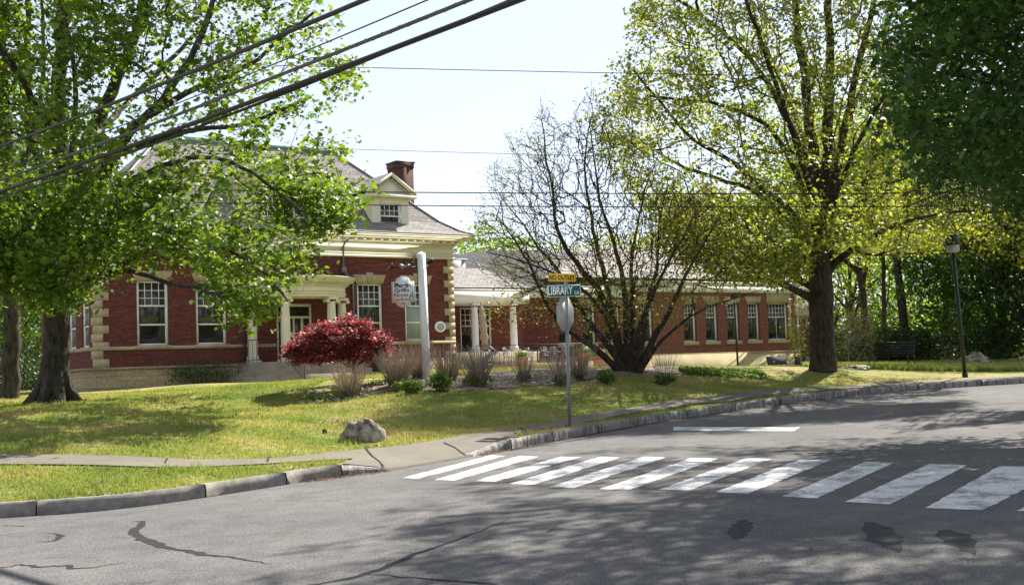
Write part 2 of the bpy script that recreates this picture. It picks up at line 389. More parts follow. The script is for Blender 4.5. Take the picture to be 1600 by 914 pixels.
def H(x, y):
    x = np.asarray(x, float); y = np.asarray(y, float); sh = np.broadcast(x, y).shape
    xf = np.broadcast_to(x, sh).ravel(); yf = np.broadcast_to(y, sh).ravel(); out = np.empty(len(xf))
    xc = np.clip(xf, -90, 140); yc = np.clip(yf, -10, 200)
    for i in range(0, len(xf), 20000):
        d = np.hypot(xc[i:i+20000, None] - CPA[None, :, 0], yc[i:i+20000, None] - CPA[None, :, 1])
        out[i:i+20000] = _phi(d) @ _W[:-1] + _W[-1]
    t = np.clip((yf - K(xf) - .15) / .9, 0, 1); t = t * t * (3 - 2 * t)
    kt = road_z(np.clip(xf, -60, 20), np.clip(K(xf), 0, 36)) + kerb_h(xf)
    out = kt * (1 - t) + out * t
    return out.reshape(sh) if sh else float(out[0])
def ghit(px, py):
    v = ray(px, py); v = v / v[1]; d = 9.0
    ds = np.arange(14, 120, .1); P = EYE[None] + v[None] * ds[:, None]
    below = P[:, 2] < H(P[:, 0], P[:, 1])
    ok = below & (P[:, 1] > K(P[:, 0]))
    i = int(np.argmax(ok)) if ok.any() else len(ds) - 1
    return P[i]
def gz(x, y): return float(H(np.array([x]), np.array([y]))[0])

def ribbon(name, xs, rows_y, zf, mat_, smooth=True, kind='structure'):
    # grid: xs columns, rows_y(x)-> array of y
    G = np.array([rows_y(x) for x in xs]); X = np.repeat(np.array(xs)[:, None], G.shape[1], 1); Zs = zf(X, G)
    V = np.stack([X, G, Zs], -1).reshape(-1, 3); nr = G.shape[1]; nc = len(xs)
    i, j = np.meshgrid(np.arange(nc - 1), np.arange(nr - 1), indexing='ij'); a = (i * nr + j).ravel()
    F = np.stack([a, a + nr, a + nr + 1, a + 1], 1)
    o = np_mesh(name, V, F.ravel(), np.full(len(F), 4), mat_, uv=V[F.ravel()][:, :2], smooth=smooth)
    return tag(o, kind=kind)
GX = np.concatenate([np.linspace(-300, -30, 28)[:-1], np.linspace(-30, -13, 35)[:-1], np.arange(-13, 18, .22), np.linspace(18, 60, 60)[1:], np.linspace(60, 400, 25)[1:]])
T = np.concatenate([np.arange(.15, 14, .22), np.linspace(14.3, 50, 90), np.linspace(52, 120, 30), np.linspace(130, 500, 12)])
ribbon('ground', GX, lambda x: K(x) + T, H, M['turf'])
ribbon('road', GX, lambda x: np.array([-60, -20, 0, 5, 8, 10, 12, 13.0]) if K(x) < 13.05 else np.concatenate([[-60, -20, 0, 5], np.linspace(8, K(x) + .05, 4)]), lambda X, Y: road_z(np.clip(X, -60, 20), np.clip(Y, -60, 36)), M['asphalt'])

# sidewalk: strip between surveyed edges
_sx = np.arange(-30, 84, .25)
def _sm(xp, fp):
    y = np.interp(_sx, xp, fp)
    for _ in range(14): y[1:-1] = (y[:-2] + 2 * y[1:-1] + y[2:]) / 4
    return y
_lo = _sm([-30, -10, -8, -6.5, -5, -4, -3.2, -2.5, -1.3, 0, 1.2, 3, 5, 6.5, 9, 11, 80], [7.5, 3.95, 3.25, 2.85, 2.4, 1.95, 1.6, 1.45, 1.35, 1.05, .92, .95, .88, .7, .4, .2, .2])
_hi = _lo + _sm([-30, -10, -4, -2.5, -1, 1, 80], [.85, .85, .95, 1.15, 1.2, 1.15, 1.2])
SLy = lambda x: K(x) + np.interp(x, _sx, _lo)
SUy = lambda x: K(x) + np.interp(x, _sx, _hi)
sx = np.concatenate([np.arange(-26, 26, .25), np.linspace(26, 70, 20)])
ribbon('sidewalk', sx, lambda x: np.linspace(max(SLy(x), K(x) + .16), SUy(x), 6), lambda X, Y: H(X, Y) + .022, M['concrete'])
# concrete ramp between the sidewalk and the dropped kerb
rx = np.linspace(XR0 - .02, XR3 + .05, 28)
ribbon('ramp', rx, lambda x: np.concatenate([[K(x) - .025 + (0.17 if x < XR1 - .1 or x > XR2 + .1 else 0)], np.linspace(K(x) + .0 + (0.17 if x < XR1 - .1 or x > XR2 + .1 else 0), SLy(x) + .03, 8)]),
       lambda X, Y: H(X, Y) + .026 - .02 * np.clip(1 - (Y - K(X)) / .4, 0, 1) - .06 * (Y < K(X) - .01), M['concrete'])
jo = MB()
for a, b in [((570, 701), (600, 733)), ((693, 694), (729, 713)), ((598, 697), (570, 701)), ((812, 670), (822, 676)), ((420, 717), (418, 724)), ((962, 646), (975, 648)), ((262, 719), (258, 727))]:
    p, q = ghit(*a), ghit(*b); d = (q - p)[:2]; d = d / np.linalg.norm(d); w = np.array([-d[1], d[0]]) * .014
    for k in range(8):
        c0 = p[:2] + (q - p)[:2] * k / 8; c1 = p[:2] + (q - p)[:2] * (k + 1) / 8
        z0 = gz(*c0) + .034; z1 = gz(*c1) + .034
        jo.quad((*(c0 - w), z0), (*(c1 - w), z1), (*(c1 + w), z1), (*(c0 + w), z0))
tag(jo.build('sidewalk_joint', M['tar']), kind='structure')

# kerb stones
def kerb(name, x0, x1, lens, mt, rough, topm=None):
    m = MB(); x = x0; rng = random.Random(3)
    while x < x1 - .01:
        L = rng.uniform(*lens); xe = min(x1, x + L / math.hypot(1, (K(x + .5) - K(x)) / .5)); n = max(2, int((xe - x) / .18))
        xs = np.linspace(x + .008, xe - .008, n + 1); V = []
        for xx in xs:
            y = float(K(xx)); zr = float(road_z(np.clip(xx, -60, 20), min(y, 36))); h = float(kerb_h(xx))
            sl_ = (K(xx + .1) - K(xx - .1)) / .2; nn = np.array([sl_, -1]) / math.hypot(sl_, 1)
            r1, r2 = (rng.uniform(-.025, .03), rng.uniform(-.012, .02)) if rough else (0.012, 0.004)
            p = [np.array([xx, y]) + nn * r1, np.array([xx, y]) + nn * r2, np.array([xx, y]) + nn * (-.012), np.array([xx, y]) - nn * .17]
            zz = [zr - .12, zr + h * .55, zr + h + .004, zr + h + .004]
            V += [(*p[0], zz[0]), (*(p[1] if rough else p[0]), zz[1]), (*p[2], zz[2]), (*p[3], zz[3]), (*p[3], zz[0])]
        F = []
        for i in range(n):
            for j in range(4): F.append((i*5+j, (i+1)*5+j, (i+1)*5+j+1, i*5+j+1))
        F += [(4, 3, 2, 1, 0), tuple(n*5 + j for j in range(5))]
        m.add(V, F); x = xe
    return tag(m.build(name, mt), kind='structure')
kerb('kerb', -40, XR0, (1.3, 2.1), M['kerb'], False)
kerb('kerb', XR0, XR1 - .02, (3, 3), M['kerb_rough'], False)
kerb('kerb', XR2 + .05, XR3, (3, 3), M['kerb_rough'], False)
kerb('kerb', XR3, 60, (1.2, 2.4), M['kerb_rough'], True)

# painted crossing and stop line
def sheet(name, polys, mt, lift, sub=6, kind='structure'):
    m = MB()
    for P in polys:
        P = [road(*p) for p in P]; a, b, c, d = [np.array(p) for p in P]
        rj = np.random.default_rng(int(abs(a[0]) * 100)); n_ = sub * 5; e0 = rj.normal(0, .007, n_ + 1); e1 = rj.normal(0, .007, n_ + 1)
        wd = (b - a) / np.linalg.norm(b - a)
        for i in range(n_):
            t0, t1 = i / n_, (i + 1) / n_
            q = [a + (d - a) * t0 + wd * e0[i], b + (c - b) * t0 + wd * e1[i], b + (c - b) * t1 + wd * e1[i+1], a + (d - a) * t1 + wd * e0[i+1]]
            m.quad(*[(p[0], p[1], road_z(p[0], p[1]) + lift) for p in q])
    return tag(m.build(name, mt), kind=kind)
stripes = [((627,747),(655,747.5),(790,712),(768,711)),((678,750),(710,750.5),(842,713.5),(812,712)),((740,752),(773,753),(908,714),(877,713)),((795,756),(835,757),(970,714.5),(938,713.5)),
           ((856,761),(897,762.5),(1041,714.5),(1006,713.5)),((938,764),(985,765),(1122,716.5),(1080,715.5)),((1028,765),(1078,766),(1205,717),(1166,716)),((1118,769),(1170,771),(1298,719),(1250,717.5)),
           ((1221,776),(1277,778.5),(1397,723),(1352,721.5)),((1321,784),(1390,788),(1512,727),(1452,725)),((1446,793.5),(1535,797.5),(1668,731),(1562,728)),((1588,798),(1700,803),(1800,737),(1705,733))]
sheet('crosswalk_marking', stripes, M['paint'], .004)
sheet('stop_line_marking', [((1052,667),(1052,672.5),(1240,673.5),(1250,667.5))], M['paint'], .004, 1)
def streak(pts, w):
    P = np.array([road(*p) for p in pts]); q = []
    for i in range(len(P) - 1):
        for t in np.linspace(0, 1, 5)[:-1 if i < len(P) - 2 else None]: q.append(P[i] * (1 - t) + P[i+1] * t)
    q = np.array(q); d = np.gradient(q, axis=0)[:, :2]; d /= np.linalg.norm(d, axis=1, keepdims=True)
    nn = np.stack([-d[:, 1], d[:, 0]], 1); rg = np.random.default_rng(len(pts))
    ww = np.interp(np.linspace(0, 1, len(q)), np.linspace(0, 1, len(w)), w) * (1 + .12 * rg.standard_normal(len(q)))
    m = MB(); s = rg.standard_normal(len(q)) * .012
    A = q[:, :2] + nn * (ww + s)[:, None]; Bb = q[:, :2] + nn * (s - ww)[:, None]
    V = []
    for a, b in zip(A, Bb): V += [(*a, road_z(*a) + .003), (*b, road_z(*b) + .003)]
    m.add(V, [(2*i, 2*i+1, 2*i+3, 2*i+2) for i in range(len(q) - 1)]); return m
for pts, w in [([(205,815),(222,814),(218,822),(208,830),(214,838),(236,845),(250,853),(272,858),(300,861),(315,866),(350,869),(385,875),(425,881)], [.004,.03,.06,.05,.06,.05,.03,.055,.03,.02,.004]),
               ([(0,887),(30,882),(55,885),(90,884),(105,883),(112,888),(150,886),(205,877)], [.015,.02,.03,.015,.03,.03,.012,.003]),
               ([(58,847),(85,845),(95,838),(88,834),(70,833)], [.003,.025,.04,.02,.003]),
               ([(480,914),(540,905),(600,887),(650,865),(700,848),(750,830),(800,808)], [.02,.03,.04,.035,.025,.012,.004]),
               ([(560,895),(650,903),(720,908),(780,914)], [.004,.02,.03,.02]), ([(5,821),(38,822)], [.01, .012]),
               ([(855,832),(872,820)], [.006, .004])]:
    tag(streak(pts, w).build('crack_seal_marking', M['tar']), kind='structure')
for pts, w in [([(1360,816),(1370,826),(1382,840),(1394,852),(1406,863)], [.05,.12,.14,.09,.01]), ([(1478,828),(1488,836),(1500,846),(1512,856),(1524,867)], [.05,.13,.12,.07,.01]), ([(1163,812),(1160,822),(1154,833),(1150,842)], [.03,.11,.10,.02])]:
    tag(streak(pts, w).build('asphalt_patch', M['patch']), kind='structure')

# verge across the street on the right
v_ = MB()
vx = np.linspace(12.2, 80, 16)
for i in range(15):
    for j in range(8):
        y0, y1 = -30 + j * 7, -30 + (j + 1) * 7
        v_.quad(*[(x, y, road_z(min(x, 20), y) + .12) for x, y in ((vx[i], y0), (vx[i+1], y0), (vx[i+1], y1), (vx[i], y1))])
tag(v_.build('verge', M['turf']), kind='structure')

# planting bed
bed_px = [(478,621),(520,624),(580,618),(600,612),(700,614),(760,610),(830,604),(905,597),(960,590),(1060,585)]
be = np.array([ghit(*p) for p in bed_px])
bx = np.arange(be[0, 0], 5.0, .25)
ribbon('gravel_bed', bx, lambda x: np.linspace(np.interp(x, be[:, 0], be[:, 1]) + .06 * math.sin(x * 5) + .04 * math.sin(x * 13), np.interp(x, be[:, 0], be[:, 1]) + np.interp(x, [-5.2, -4.0, -3, 0, 3, 6], [.7, .9, 2.6, 4.5, 4.5, 3.2]), 14), lambda X, Y: H(X, Y) + .02, M['gravel'])

# ---------------------------------------------------------------- building helpers
def wall(m, x0, x1, z0, z1, y, holes, depth=.16, inv=False):
    """front wall in plane y with openings (hx0,hx1,hz0,hz1) and reveals going back"""
    xs = sorted({x0, x1, *[h[0] for h in holes], *[h[1] for h in holes]}); zs = sorted({z0, z1, *[h[2] for h in holes], *[h[3] for h in holes]})
    for i in range(len(xs) - 1):
        for j in range(len(zs) - 1):
            cx, cz = (xs[i] + xs[i+1]) / 2, (zs[j] + zs[j+1]) / 2
            if any(h[0] < cx < h[1] and h[2] < cz < h[3] for h in holes): continue
            m.quad((xs[i], y, zs[j]), (xs[i+1], y, zs[j]), (xs[i+1], y, zs[j+1]), (xs[i], y, zs[j+1]))
    for a, b, c, d in holes:
        Y = y + depth
        m.quad((a, y, c), (a, y, d), (a, Y, d), (a, Y, c)); m.quad((b, y, c), (b, Y, c), (b, Y, d), (b, y, d))
        m.quad((a, y, d), (b, y, d), (b, Y, d), (a, Y, d)); m.quad((a, y, c), (a, Y, c), (b, Y, c), (b, y, c))
def window(parent, x0, x1, z0, z1, y, style, sill=None, lintel=None, glassm=None, lower=None, frame='white', name='window', label=None):
    """style: list of (zfrac0, zfrac1, ncols, nrows). frame sits at y..y+.1"""
    m = MB(); t = .07; cy = y + .06
    m.box(x0, x0 + t, cy, cy + .1, z0, z1).box(x1 - t, x1, cy, cy + .1, z0, z1)
    m.box(x0 + t, x1 - t, cy, cy + .1, z1 - t, z1).box(x0 + t, x1 - t, cy, cy + .1, z0, z0 + t)
    Ht = z1 - z0
    for a, b, nc, nr in style:
        za, zb = z0 + t + a * (Ht - 2 * t), z0 + t + b * (Ht - 2 * t)
        if a > 0: m.box(x0 + t, x1 - t, cy + .01, cy + .09, za - .035, za + .035)
        xa, xb = x0 + t, x1 - t
        m.box(xa, xa + .04, cy + .03, cy + .08, za, zb).box(xb - .04, xb, cy + .03, cy + .08, za, zb)
        for i in range(1, nc): xx = xa + (xb - xa) * i / nc; m.box(xx - .014, xx + .014, cy + .035, cy + .07, za, zb)
        for j in range(1, nr): zz = za + (zb - za) * j / nr; m.box(xa, xb, cy + .037, cy + .068, zz - .014, zz + .014)
    w = m.build(name, M[frame], parent, label=label)
    g = MB(); g.box(x0 + .03, x1 - .03, cy + .055, cy + .065, z0 + .03, z1 - .03); g.build('pane', glassm or M['glass'], w)
    if lower:
        g2 = MB(); g2.box(x0 + t + .03, x1 - t - .03, cy + .045, cy + .052, z0 + t, z0 + Ht * .62); g2.build('blind', M['curtain'], w)
    if sill: s = MB(); s.box(x0 - .1, x1 + .1, y - .07, y + .06, z0 - sill, z0 - .004); s.build('sill', M['quoin'] if frame == 'white' else M['cream'], w)
    if lintel:
        l = MB(); hgt = lintel; e = .22; cx = (x0 + x1) / 2
        l.prism([(x0 - .04, z1 + .003), (x1 + .04, z1 + .003), (x1 + e, z1 + hgt), (x0 - e, z1 + hgt)], 'y', y - .035, y + .06)
        l.prism([(cx - .12, z1 + .003), (cx + .12, z1 + .003), (cx + .19, z1 + hgt + .1), (cx - .19, z1 + hgt + .1)], 'y', y - .06, y - .0355)
        l.build('lintel', M['quoin'], w)
    return w
def hip_roof(m, x0, x1, y0, y1, z0, pitch, th=.0):
    d = (y1 - y0) / 2; zr = z0 + pitch * d
    a, b, c, e = (x0, y0, z0), (x1, y0, z0), (x1, y1, z0), (x0, y1, z0); r0, r1 = (x0 + d, y0 + d, zr), (x1 - d, y0 + d, zr)
    m.quad(a, b, r1, r0); m.quad(b, c, r1); m.quad(c, e, r0, r1); m.quad(e, a, r0); m.quad(e, c, b, a)
    return r0, r1

# ---------------------------------------------------------------- main library building
LB = empty('library_building', tuple(L0), BE, 'red brick library with cream quoins, slate hip roof and round columned portico', 'building')
W_, D_ = 16.85, 8.5
wins = [(1.66, 2.96), (4.14, 5.46), (11.70, 12.98), (14.18, 15.48)]
DOOR = (7.75, 9.45)
m = MB()
holes = [(a, b, 3.03, 5.66) for a, b in wins] + [(DOOR[0], DOOR[1], 2.2, 4.75)]
wall(m, 0, W_, 2.18, 6.9, 0, holes)
m.quad((W_, 0, 2.18), (W_, D_, 2.18), (W_, D_, 6.9), (W_, 0, 6.9)); m.quad((W_, D_, 2.18), (0, D_, 2.18), (0, D_, 6.9), (W_, D_, 6.9))
side = [(-6.3, -5.2, 3.03, 5.66), (-3.9, -2.8, 3.03, 5.66), (-1.9, -.9, 3.03, 5.66)]
ms = MB(); wall(ms, -D_, 0, 2.18, 6.9, 0, side)
# turn the side wall onto x=0 facing -x : local (s,0,z) -> (0,-s) ; y(depth) -> +x
m.add([(v[1], -v[0], v[2]) for v in ms.v], ms.f)
m.build('wall', M['brick'], LB)
b = MB(); b.box(-.12, W_ + .12, -.12, D_ + .12, .4, 2.08).box(-.16, W_ + .16, -.16, D_ + .16, 2.08, 2.175); b.build('stone_base', M['stone'], LB)
b = MB()
for a, c in [(-.05, 7.7), (9.5, W_ + .05)]: b.box(a, c, -.05, .02, 2.86, 3.0)
b.box(-.05, .02, 0.02, D_, 2.86, 3.0).box(W_ - .02, W_ + .05, .02, D_, 2.86, 3.0); b.build('belt_course', M['quoin'], LB)
q2 = [MB(), MB()]; z = 2.18; k = 0
while z < 6.7:
    h = .335; wq = .52 if k % 2 == 0 else .28; wo = .28 if k % 2 == 0 else .52
    if not (2.7 < z < 2.9 and False):
        for s in (0, 1):
            xa, xb = (-.04, wq) if s == 0 else (W_ - wq, W_ + .04)
            q = q2[s]; q.box(xa, xb, -.04, .0, z + .006, min(z + h, 6.88))
            xs_ = (-.04, 0.0) if s == 0 else (W_, W_ + .04)
            q.box(xs_[0], xs_[1], 0.0, wo, z + .006, min(z + h, 6.88))
    z += h; k += 1
for q in q2: q.build('quoins', M['quoin'], LB)
# entablature and cornice
c = MB()
def ring(mb, o, z0, z1): # band running round the building at outset o
    mb.box(-o, W_ + o, -o, D_ + o, z0, z1)
ring(c, .10, 6.88, 6.97); ring(c, .06, 6.97, 7.02); ring(c, .09, 7.02, 7.10); ring(c, .05, 7.10, 7.46); ring(c, .12, 7.46, 7.50); ring(c, .09, 7.50, 7.575)
ring(c, .20, 7.575, 7.62); ring(c, .23, 7.62, 7.70)
ring(c, .62, 7.70, 7.76); ring(c, .68, 7.76, 7.86); ring(c, .78, 7.86, 7.93)
c.build('cornice', M['cream'], LB)
d = MB(); x = -.1
while x < W_ + .1: d.box(x, x + .055, -.17, -.09, 7.505, 7.57); x += .11
y = 0
while y < D_: d.box(-.17, -.09, y, y + .055, 7.505, 7.57); y += .11
x = -.2
while x < W_ + .2: d.box(x, x + .14, -.56, -.23, 7.625, 7.698); x += .44
y = 0
while y < D_: d.box(-.56, -.23, y, y + .14, 7.625, 7.698); y += .44
d.build('dentils', M['cream'], LB)
g = MB(); g.box(-.86, W_ + .86, -.86, -.72, 7.935, 8.0).box(-.86, -.72, -.72, D_, 7.935, 8.0).box(W_ + .72, W_ + .86, -.72, D_, 7.935, 8.0); g.build('gutter', M['lead'], LB)
rf = MB()
# bell-cast eaves then main pitch
P1, P2 = .9, .9
ex, ey = .82, .82; Dm = (D_ + 2 * ey) / 2; zr = 7.98 + P2 * Dm
def hipring(o): return [(-ex + o, -ey + o), (W_ + ex - o, -ey + o), (W_ + ex - o, D_ + ey - o), (-ex + o, D_ + ey - o)]
lv = [(0, 7.985), (.5, 8.20), (1.2, 8.70), (Dm - .15, zr - .1)]
for (o0, za), (o1, zb) in zip(lv[:-1], lv[1:]):
    A, Bq = hipring(o0), hipring(o1)
    for i in range(4):
        j = (i + 1) % 4; rf.quad((*A[i], za), (*A[j], za), (*Bq[j], zb), (*Bq[i], zb))
A = hipring(Dm - .15); rf.quad(*[(*p, zr - .1) for p in A]); rf.quad(*[(*p, 7.98) for p in reversed(hipring(0))])
roof = rf.build('roof', M['slate'], LB)
rc = MB(); rc.box(-ex + Dm - .3, W_ + ex - Dm + .3, -ey + Dm - .22, -ey + Dm + .22, zr - .1, zr + .06); rc.build('ridge_cap', M['copper'], roof)
for sx_, xx in ((1, W_ + ex), (-1, -ex)):
    hc = MB(); pts = [(xx - sx_ * o, -ey + o, z + .03) for o, z in lv]; hc.tube(pts, .045, 5); hc.build('hip_cap', M['lead'], roof)
STY = [(.0, .31, 1, 1), (.31, .62, 1, 1), (.62, 1.0, 4, 3)]
for i, (a, b_) in enumerate(wins):
    window(LB, a, b_, 3.03, 5.66, 0, STY, sill=.14, lintel=.42, lower=(i == 3))
for i, s in enumerate(side):
    w = window(LB, s[0], s[1], s[2], s[3], 0, STY, sill=.14, lintel=.4)
    w.rotation_euler = (0, 0, R(-90))
# front door with sidelights and transom
dr = MB(); X0, X1 = DOOR
dr.box(X0, X0 + .1, .06, .2, 2.2, 4.75).box(X1 - .1, X1, .06, .2, 2.2, 4.75).box(X0 + .1, X1 - .1, .06, .2, 4.62, 4.75).box(X0 + .1, X1 - .1, .06, .2, 4.1, 4.2)
dr.box(X0 + .42, X0 + .52, .06, .19, 2.2, 4.1).box(X1 - .52, X1 - .42, .06, .19, 2.2, 4.1)
dr.box(X0 + .8, X0 + .88, .08, .18, 2.2, 4.1)
door = dr.build('door_frame', M['cream'], LB)
p = MB(); p.box(X0 + .05, X1 - .05, .14, .15, 2.2, 4.7); p.build('pane', M['glass'], door)
p = MB(); p.box(X0 + .56, X0 + .8, .115, .135, 3.3, 3.5); p.build('notice', M['signwhite'], door)
pl = MB(); cx, cz = 16.05, 3.66
pl.lathe([(.30, 0), (.30, .05), (.27, .06)], (0, 0, 0), 28, sx=1, sy=.86)
o = pl.build('oval_plaque', M['signwhite'], LB); o.rotation_euler = (R(90), 0, 0); o.location = (cx, -.005, cz)
pi = MB(); pi.lathe([(.21, .062), (.21, .066)], (0, 0, 0), 24, sx=1, sy=.86); pi.build('plaque_face', M['greybox'], o)
ds = MB(); ds.tube([(11.0, -.62, 7.6), (11.0, -.3, 7.5), (11.0, -.1, 7.3), (11.0, -.1, 6.2), (11.3, -.1, 5.95), (11.45, -.1, 5.8), (11.45, -.1, 2.3)], .05, 8); ds.box(10.9, 11.1, -.2, -.02, 6.15, 6.4)
ds.build('downspout', M['lead'], LB)
ds = MB(); ds.tube([(.55, -.1, 6.9), (.55, -.1, 5.9)], .05, 8)
# chimneys
def chimney(x, y, zt, w=.95, d_=.95, zb=8.4):
    m = MB(); m.box(x, x + w, y, y + d_, zb, zt - .30).box(x - .03, x + w + .03, y - .03, y + d_ + .03, zt - .30, zt - .06)
    o = m.build('chimney', M['brick_dark'], LB)
    c = MB(); c.box(x - .07, x + w + .07, y - .07, y + d_ + .07, zt - .06, zt + .01); c.build('chimney_cap', M['black'], o)
chimney(15.68, 3.0, 12.05); chimney(.25, 3.2, 11.9)
# dormers
def dormer(xc, w, zb, ze, zp, yf, wide=False):
    m = MB(); x0, x1 = xc - w / 2, xc + w / 2; hw = .58; z0, z1 = zb + .27, ze - .16
    hs = [(xc - hw / 1, xc + hw, z0, z1)] if not wide else [(xc - 1.45, xc - .55, z0, z1 - .45), (xc - .45, xc + .45, z0, z1), (xc + .55, xc + 1.45, z0, z1 - .45)]
    wall(m, x0, x1, zb, ze, yf, hs, .12)
    yb = yf + (ze - 8.05) / .8 + 1.0
    for xx in (x0, x1): m.quad((xx, yf, zb), (xx, yb, zb), (xx, yb, ze), (xx, yf, ze))
    # scroll brackets at the foot
    for s, xx in ((-1, x0), (1, x1)):
        m.prism([(xx, zb), (xx + s * .32, zb), (xx + s * .22, zb + .15), (xx + s * .1, zb + .3), (xx, zb + .55)], 'y', yf + .02, yf + .12)
    dm = m.build('dormer', M['cream'], LB)
    e = .33; t = MB(); z2 = ze
    t.box(x0 - .12, x1 + .12, yf - .1, yb, z2, z2 + .1).box(x0 - e, x1 + e, yf - .26, yb, z2 + .1, z2 + .22)
    if not wide or True:
        yy = yb + (zp - ze) / .8 + .6
        for s in (-1, 1):
            xe = xc + s * (w / 2 + e)
            t.prism([(xe, z2 + .22), (xe, z2 + .36), (xc, zp + .14), (xc, zp)][::s], 'y', yf - .26, yf - .02)
        t.prism([(x0 - .05, z2 + .22), (x1 + .05, z2 + .22), (xc, zp - .02)], 'y', yf - .02, yf + .1)
    x = x0 - .1
    while x < x1 + .1: t.box(x, x + .05, yf - .15, yf - .1, z2 + .02, z2 + .08); x += .1
    for s in (-1, 1):
        for k in range(1, 12):
            tt = k / 12; xx = xc + s * (w / 2 + .1) * (1 - tt); zz = z2 + .24 + (zp - z2 - .38) * tt
            t.box(xx - .03, xx + .03, yf - .09, yf - .021, zz, zz + .07)
    t.build('pediment', M['cream'], dm)
    r = MB(); ro = w / 2 + e
    for s in (-1, 1): r.quad((xc + s * ro, yf - .27, z2 + .365), (xc, yf - .27, zp + .145), (xc, yy, zp + .145), (xc + s * ro, yy, z2 + .365))
    r.build('dormer_roof', M['slate'], dm)
    for h in hs:
        window(dm, h[0], h[1], h[2], h[3], yf, [(0, .5, 1, 1), (.5, 1, 4, 2)] if not wide else [(0, .5, 3, 2), (.5, 1, 3, 3)])
    return dm
dormer(13.62, 1.95, 7.99, 9.6, 10.72, .12)
dormer(3.2, 1.95, 7.99, 9.6, 10.72, .12)
dormer(8.4, 4.0, 7.99, 10.1, 11.2, .12, True)
# portico
PC = (8.55, 0)
PT = MB()
def half(mb, a, b, z0, z1, n=28, cx=8.55, xi=0, yi=0):
    vs = []; N_ = n
    for z in (z0, z1):
        for i in range(N_ + 1):
            t = math.pi + math.pi * i / N_; vs.append((cx + a * math.cos(t), -.003 + b * math.sin(t), z))
    fs = [(i, i+1, N_+1+i+1, N_+1+i) for i in range(N_)] + [tuple(range(N_, -1, -1)), tuple(range(N_+1, 2*N_+2))]
    mb.add(vs, fs)
for o_, z0, z1 in [(.20, 4.95, 5.06), (.23, 5.06, 5.14), (.20, 5.14, 5.42), (.27, 5.42, 5.48), (.33, 5.54, 5.60), (.55, 5.60, 5.68), (.62, 5.68, 5.76), (.66, 5.76, 5.80)]:
    half(PT, 2.15 + o_, 1.75 + o_, z0, z1)
half(PT, 2.4, 2.0, 5.48, 5.54)
for i in range(58):
    t = math.pi + math.pi * (i + .5) / 58; cxx, cyy = 8.55 + 2.47 * math.cos(t), 2.07 * math.sin(t)
    if cyy < -.05: PT.cbox((cxx, cyy, 5.51), (.06, .06, .055))
port = PT.build('portico', M['cream'], LB, smooth=False)
col = [(.27, 0), (.27, .06), (.24, .07), (.26, .10), (.26, .16), (.215, .19), (.20, .24), (.205, .9), (.20, 1.6), (.175, 2.42), (.17, 2.46), (.20, 2.49), (.20, 2.53)]
def column(x, y, z, h, parent, mt='cream', s=1.0):
    k = h / 2.75; m = MB(); m.cbox((x, y, z + .05), (.56 * s, .56 * s, .1)); m.lathe([(r * s, .1 + q_ * (h - .1) / 2.75) for r, q_ in col], (x, y, z), 20)
    m.cbox((x, y, z + h - .06), (.46 * s, .46 * s, .12))
    if mt == 'cream':
        for sx_ in (-1, 1):
            m.tube([(x + sx_ * .22, y - .2, z + h - .17), (x + sx_ * .22, y + .2, z + h - .17)], .075, 10)
    m.build('column', M[mt], parent, smooth=True)
for x, y in ((6.42, -.45), (7.47, -1.51), (9.63, -1.51), (10.68, -.45)): column(x, y, 2.2, 2.75, port)
st = MB()
half(st, 2.75, 2.35, .9, 2.2)
for k, (z) in enumerate((2.02, 1.83, 1.64)): half(st, 3.1 + k * .36, 2.7 + k * .36, .8, z)
st.build('steps', M['stonestep'], LB)
ck = MB(); ck.prism([(-1.7, 1.2), (-1.7, 1.62), (-1.1, 2.0), (-.15, 2.25), (-.15, 1.2)], 'x', 12.25, 12.6); ck.box(11.9, 12.95, -2.5, -1.6, 1.0, 1.5)
ck.build('cheek_wall', M['stonestep'], LB)
rl = MB()
def rail(mb, a, b, h=.9, n=8, r=.012):
    a, b = np.array(a), np.array(b); up = np.array([0, 0, 1.0])
    mb.tube([a + up * h, b + up * h], r * 1.6, 6); mb.tube([a + up * .1, b + up * .1], r, 4)
    for i in range(n + 1):
        p = a + (b - a) * i / n; mb.tube([p, p + up * h], r * (1.5 if i in (0, n) else .8), 4)
rail(rl, (6.0, -.6, 2.2), (7.05, -1.85, 2.2), .95, 9); rail(rl, (7.25, -2.2, 2.15), (7.3, -3.6, 1.3), .85, 7); rail(rl, (5.3, -1.6, 1.75), (6.05, -.6, 2.2), .85, 5)
rail(rl, (10.0, -1.9, 2.2), (10.9, -.7, 2.2), .95, 9); rail(rl, (9.8, -2.2, 2.15), (10.0, -3.7, 1.3), .85, 7); rail(rl, (8.2, -2.2, 2.2), (9.2, -2.2, 2.2), .95, 6)
rl.build('railing', M['black'], LB)

# ---------------------------------------------------------------- colonnade link
LK = empty('colonnade', tuple(L0), BE, 'white columned porch with slate roof linking the brick library to its wing', 'porch')
m = MB(); m.box(17.4, 27.0, 7.8, 8.15, 5.3, 5.95).box(17.4, 27.1, 7.7, 8.2, 5.95, 6.1).box(17.4, 27.0, 8.15, 11, 5.3, 5.4); m.build('beam', M['white'], LK)
m = MB(); m.quad((17.3, 7.55, 6.16), (27.2, 7.55, 6.16), (25.4, 10.2, 7.5), (17.3, 10.2, 7.5)); m.quad((27.2, 7.55, 6.16), (27.2, 13, 6.16), (25.4, 10.2, 7.5)); m.quad((25.4, 10.2, 7.5), (27.2, 13, 6.16), (17.3, 13, 6.16), (17.3, 10.2, 7.5)); m.box(17.3, 27.2, 7.55, 12.9, 6.1, 6.158)
m.build('roof', M['slate'], LK)
m = MB(); m.box(17.3, 27.25, 7.42, 7.545, 6.08, 6.17); m.build('gutter', M['black'], LK)
for x in (23.3, 25.95, 20.0): column(x, 8.0, 2.55, 2.75, LK, 'white', 1.0)
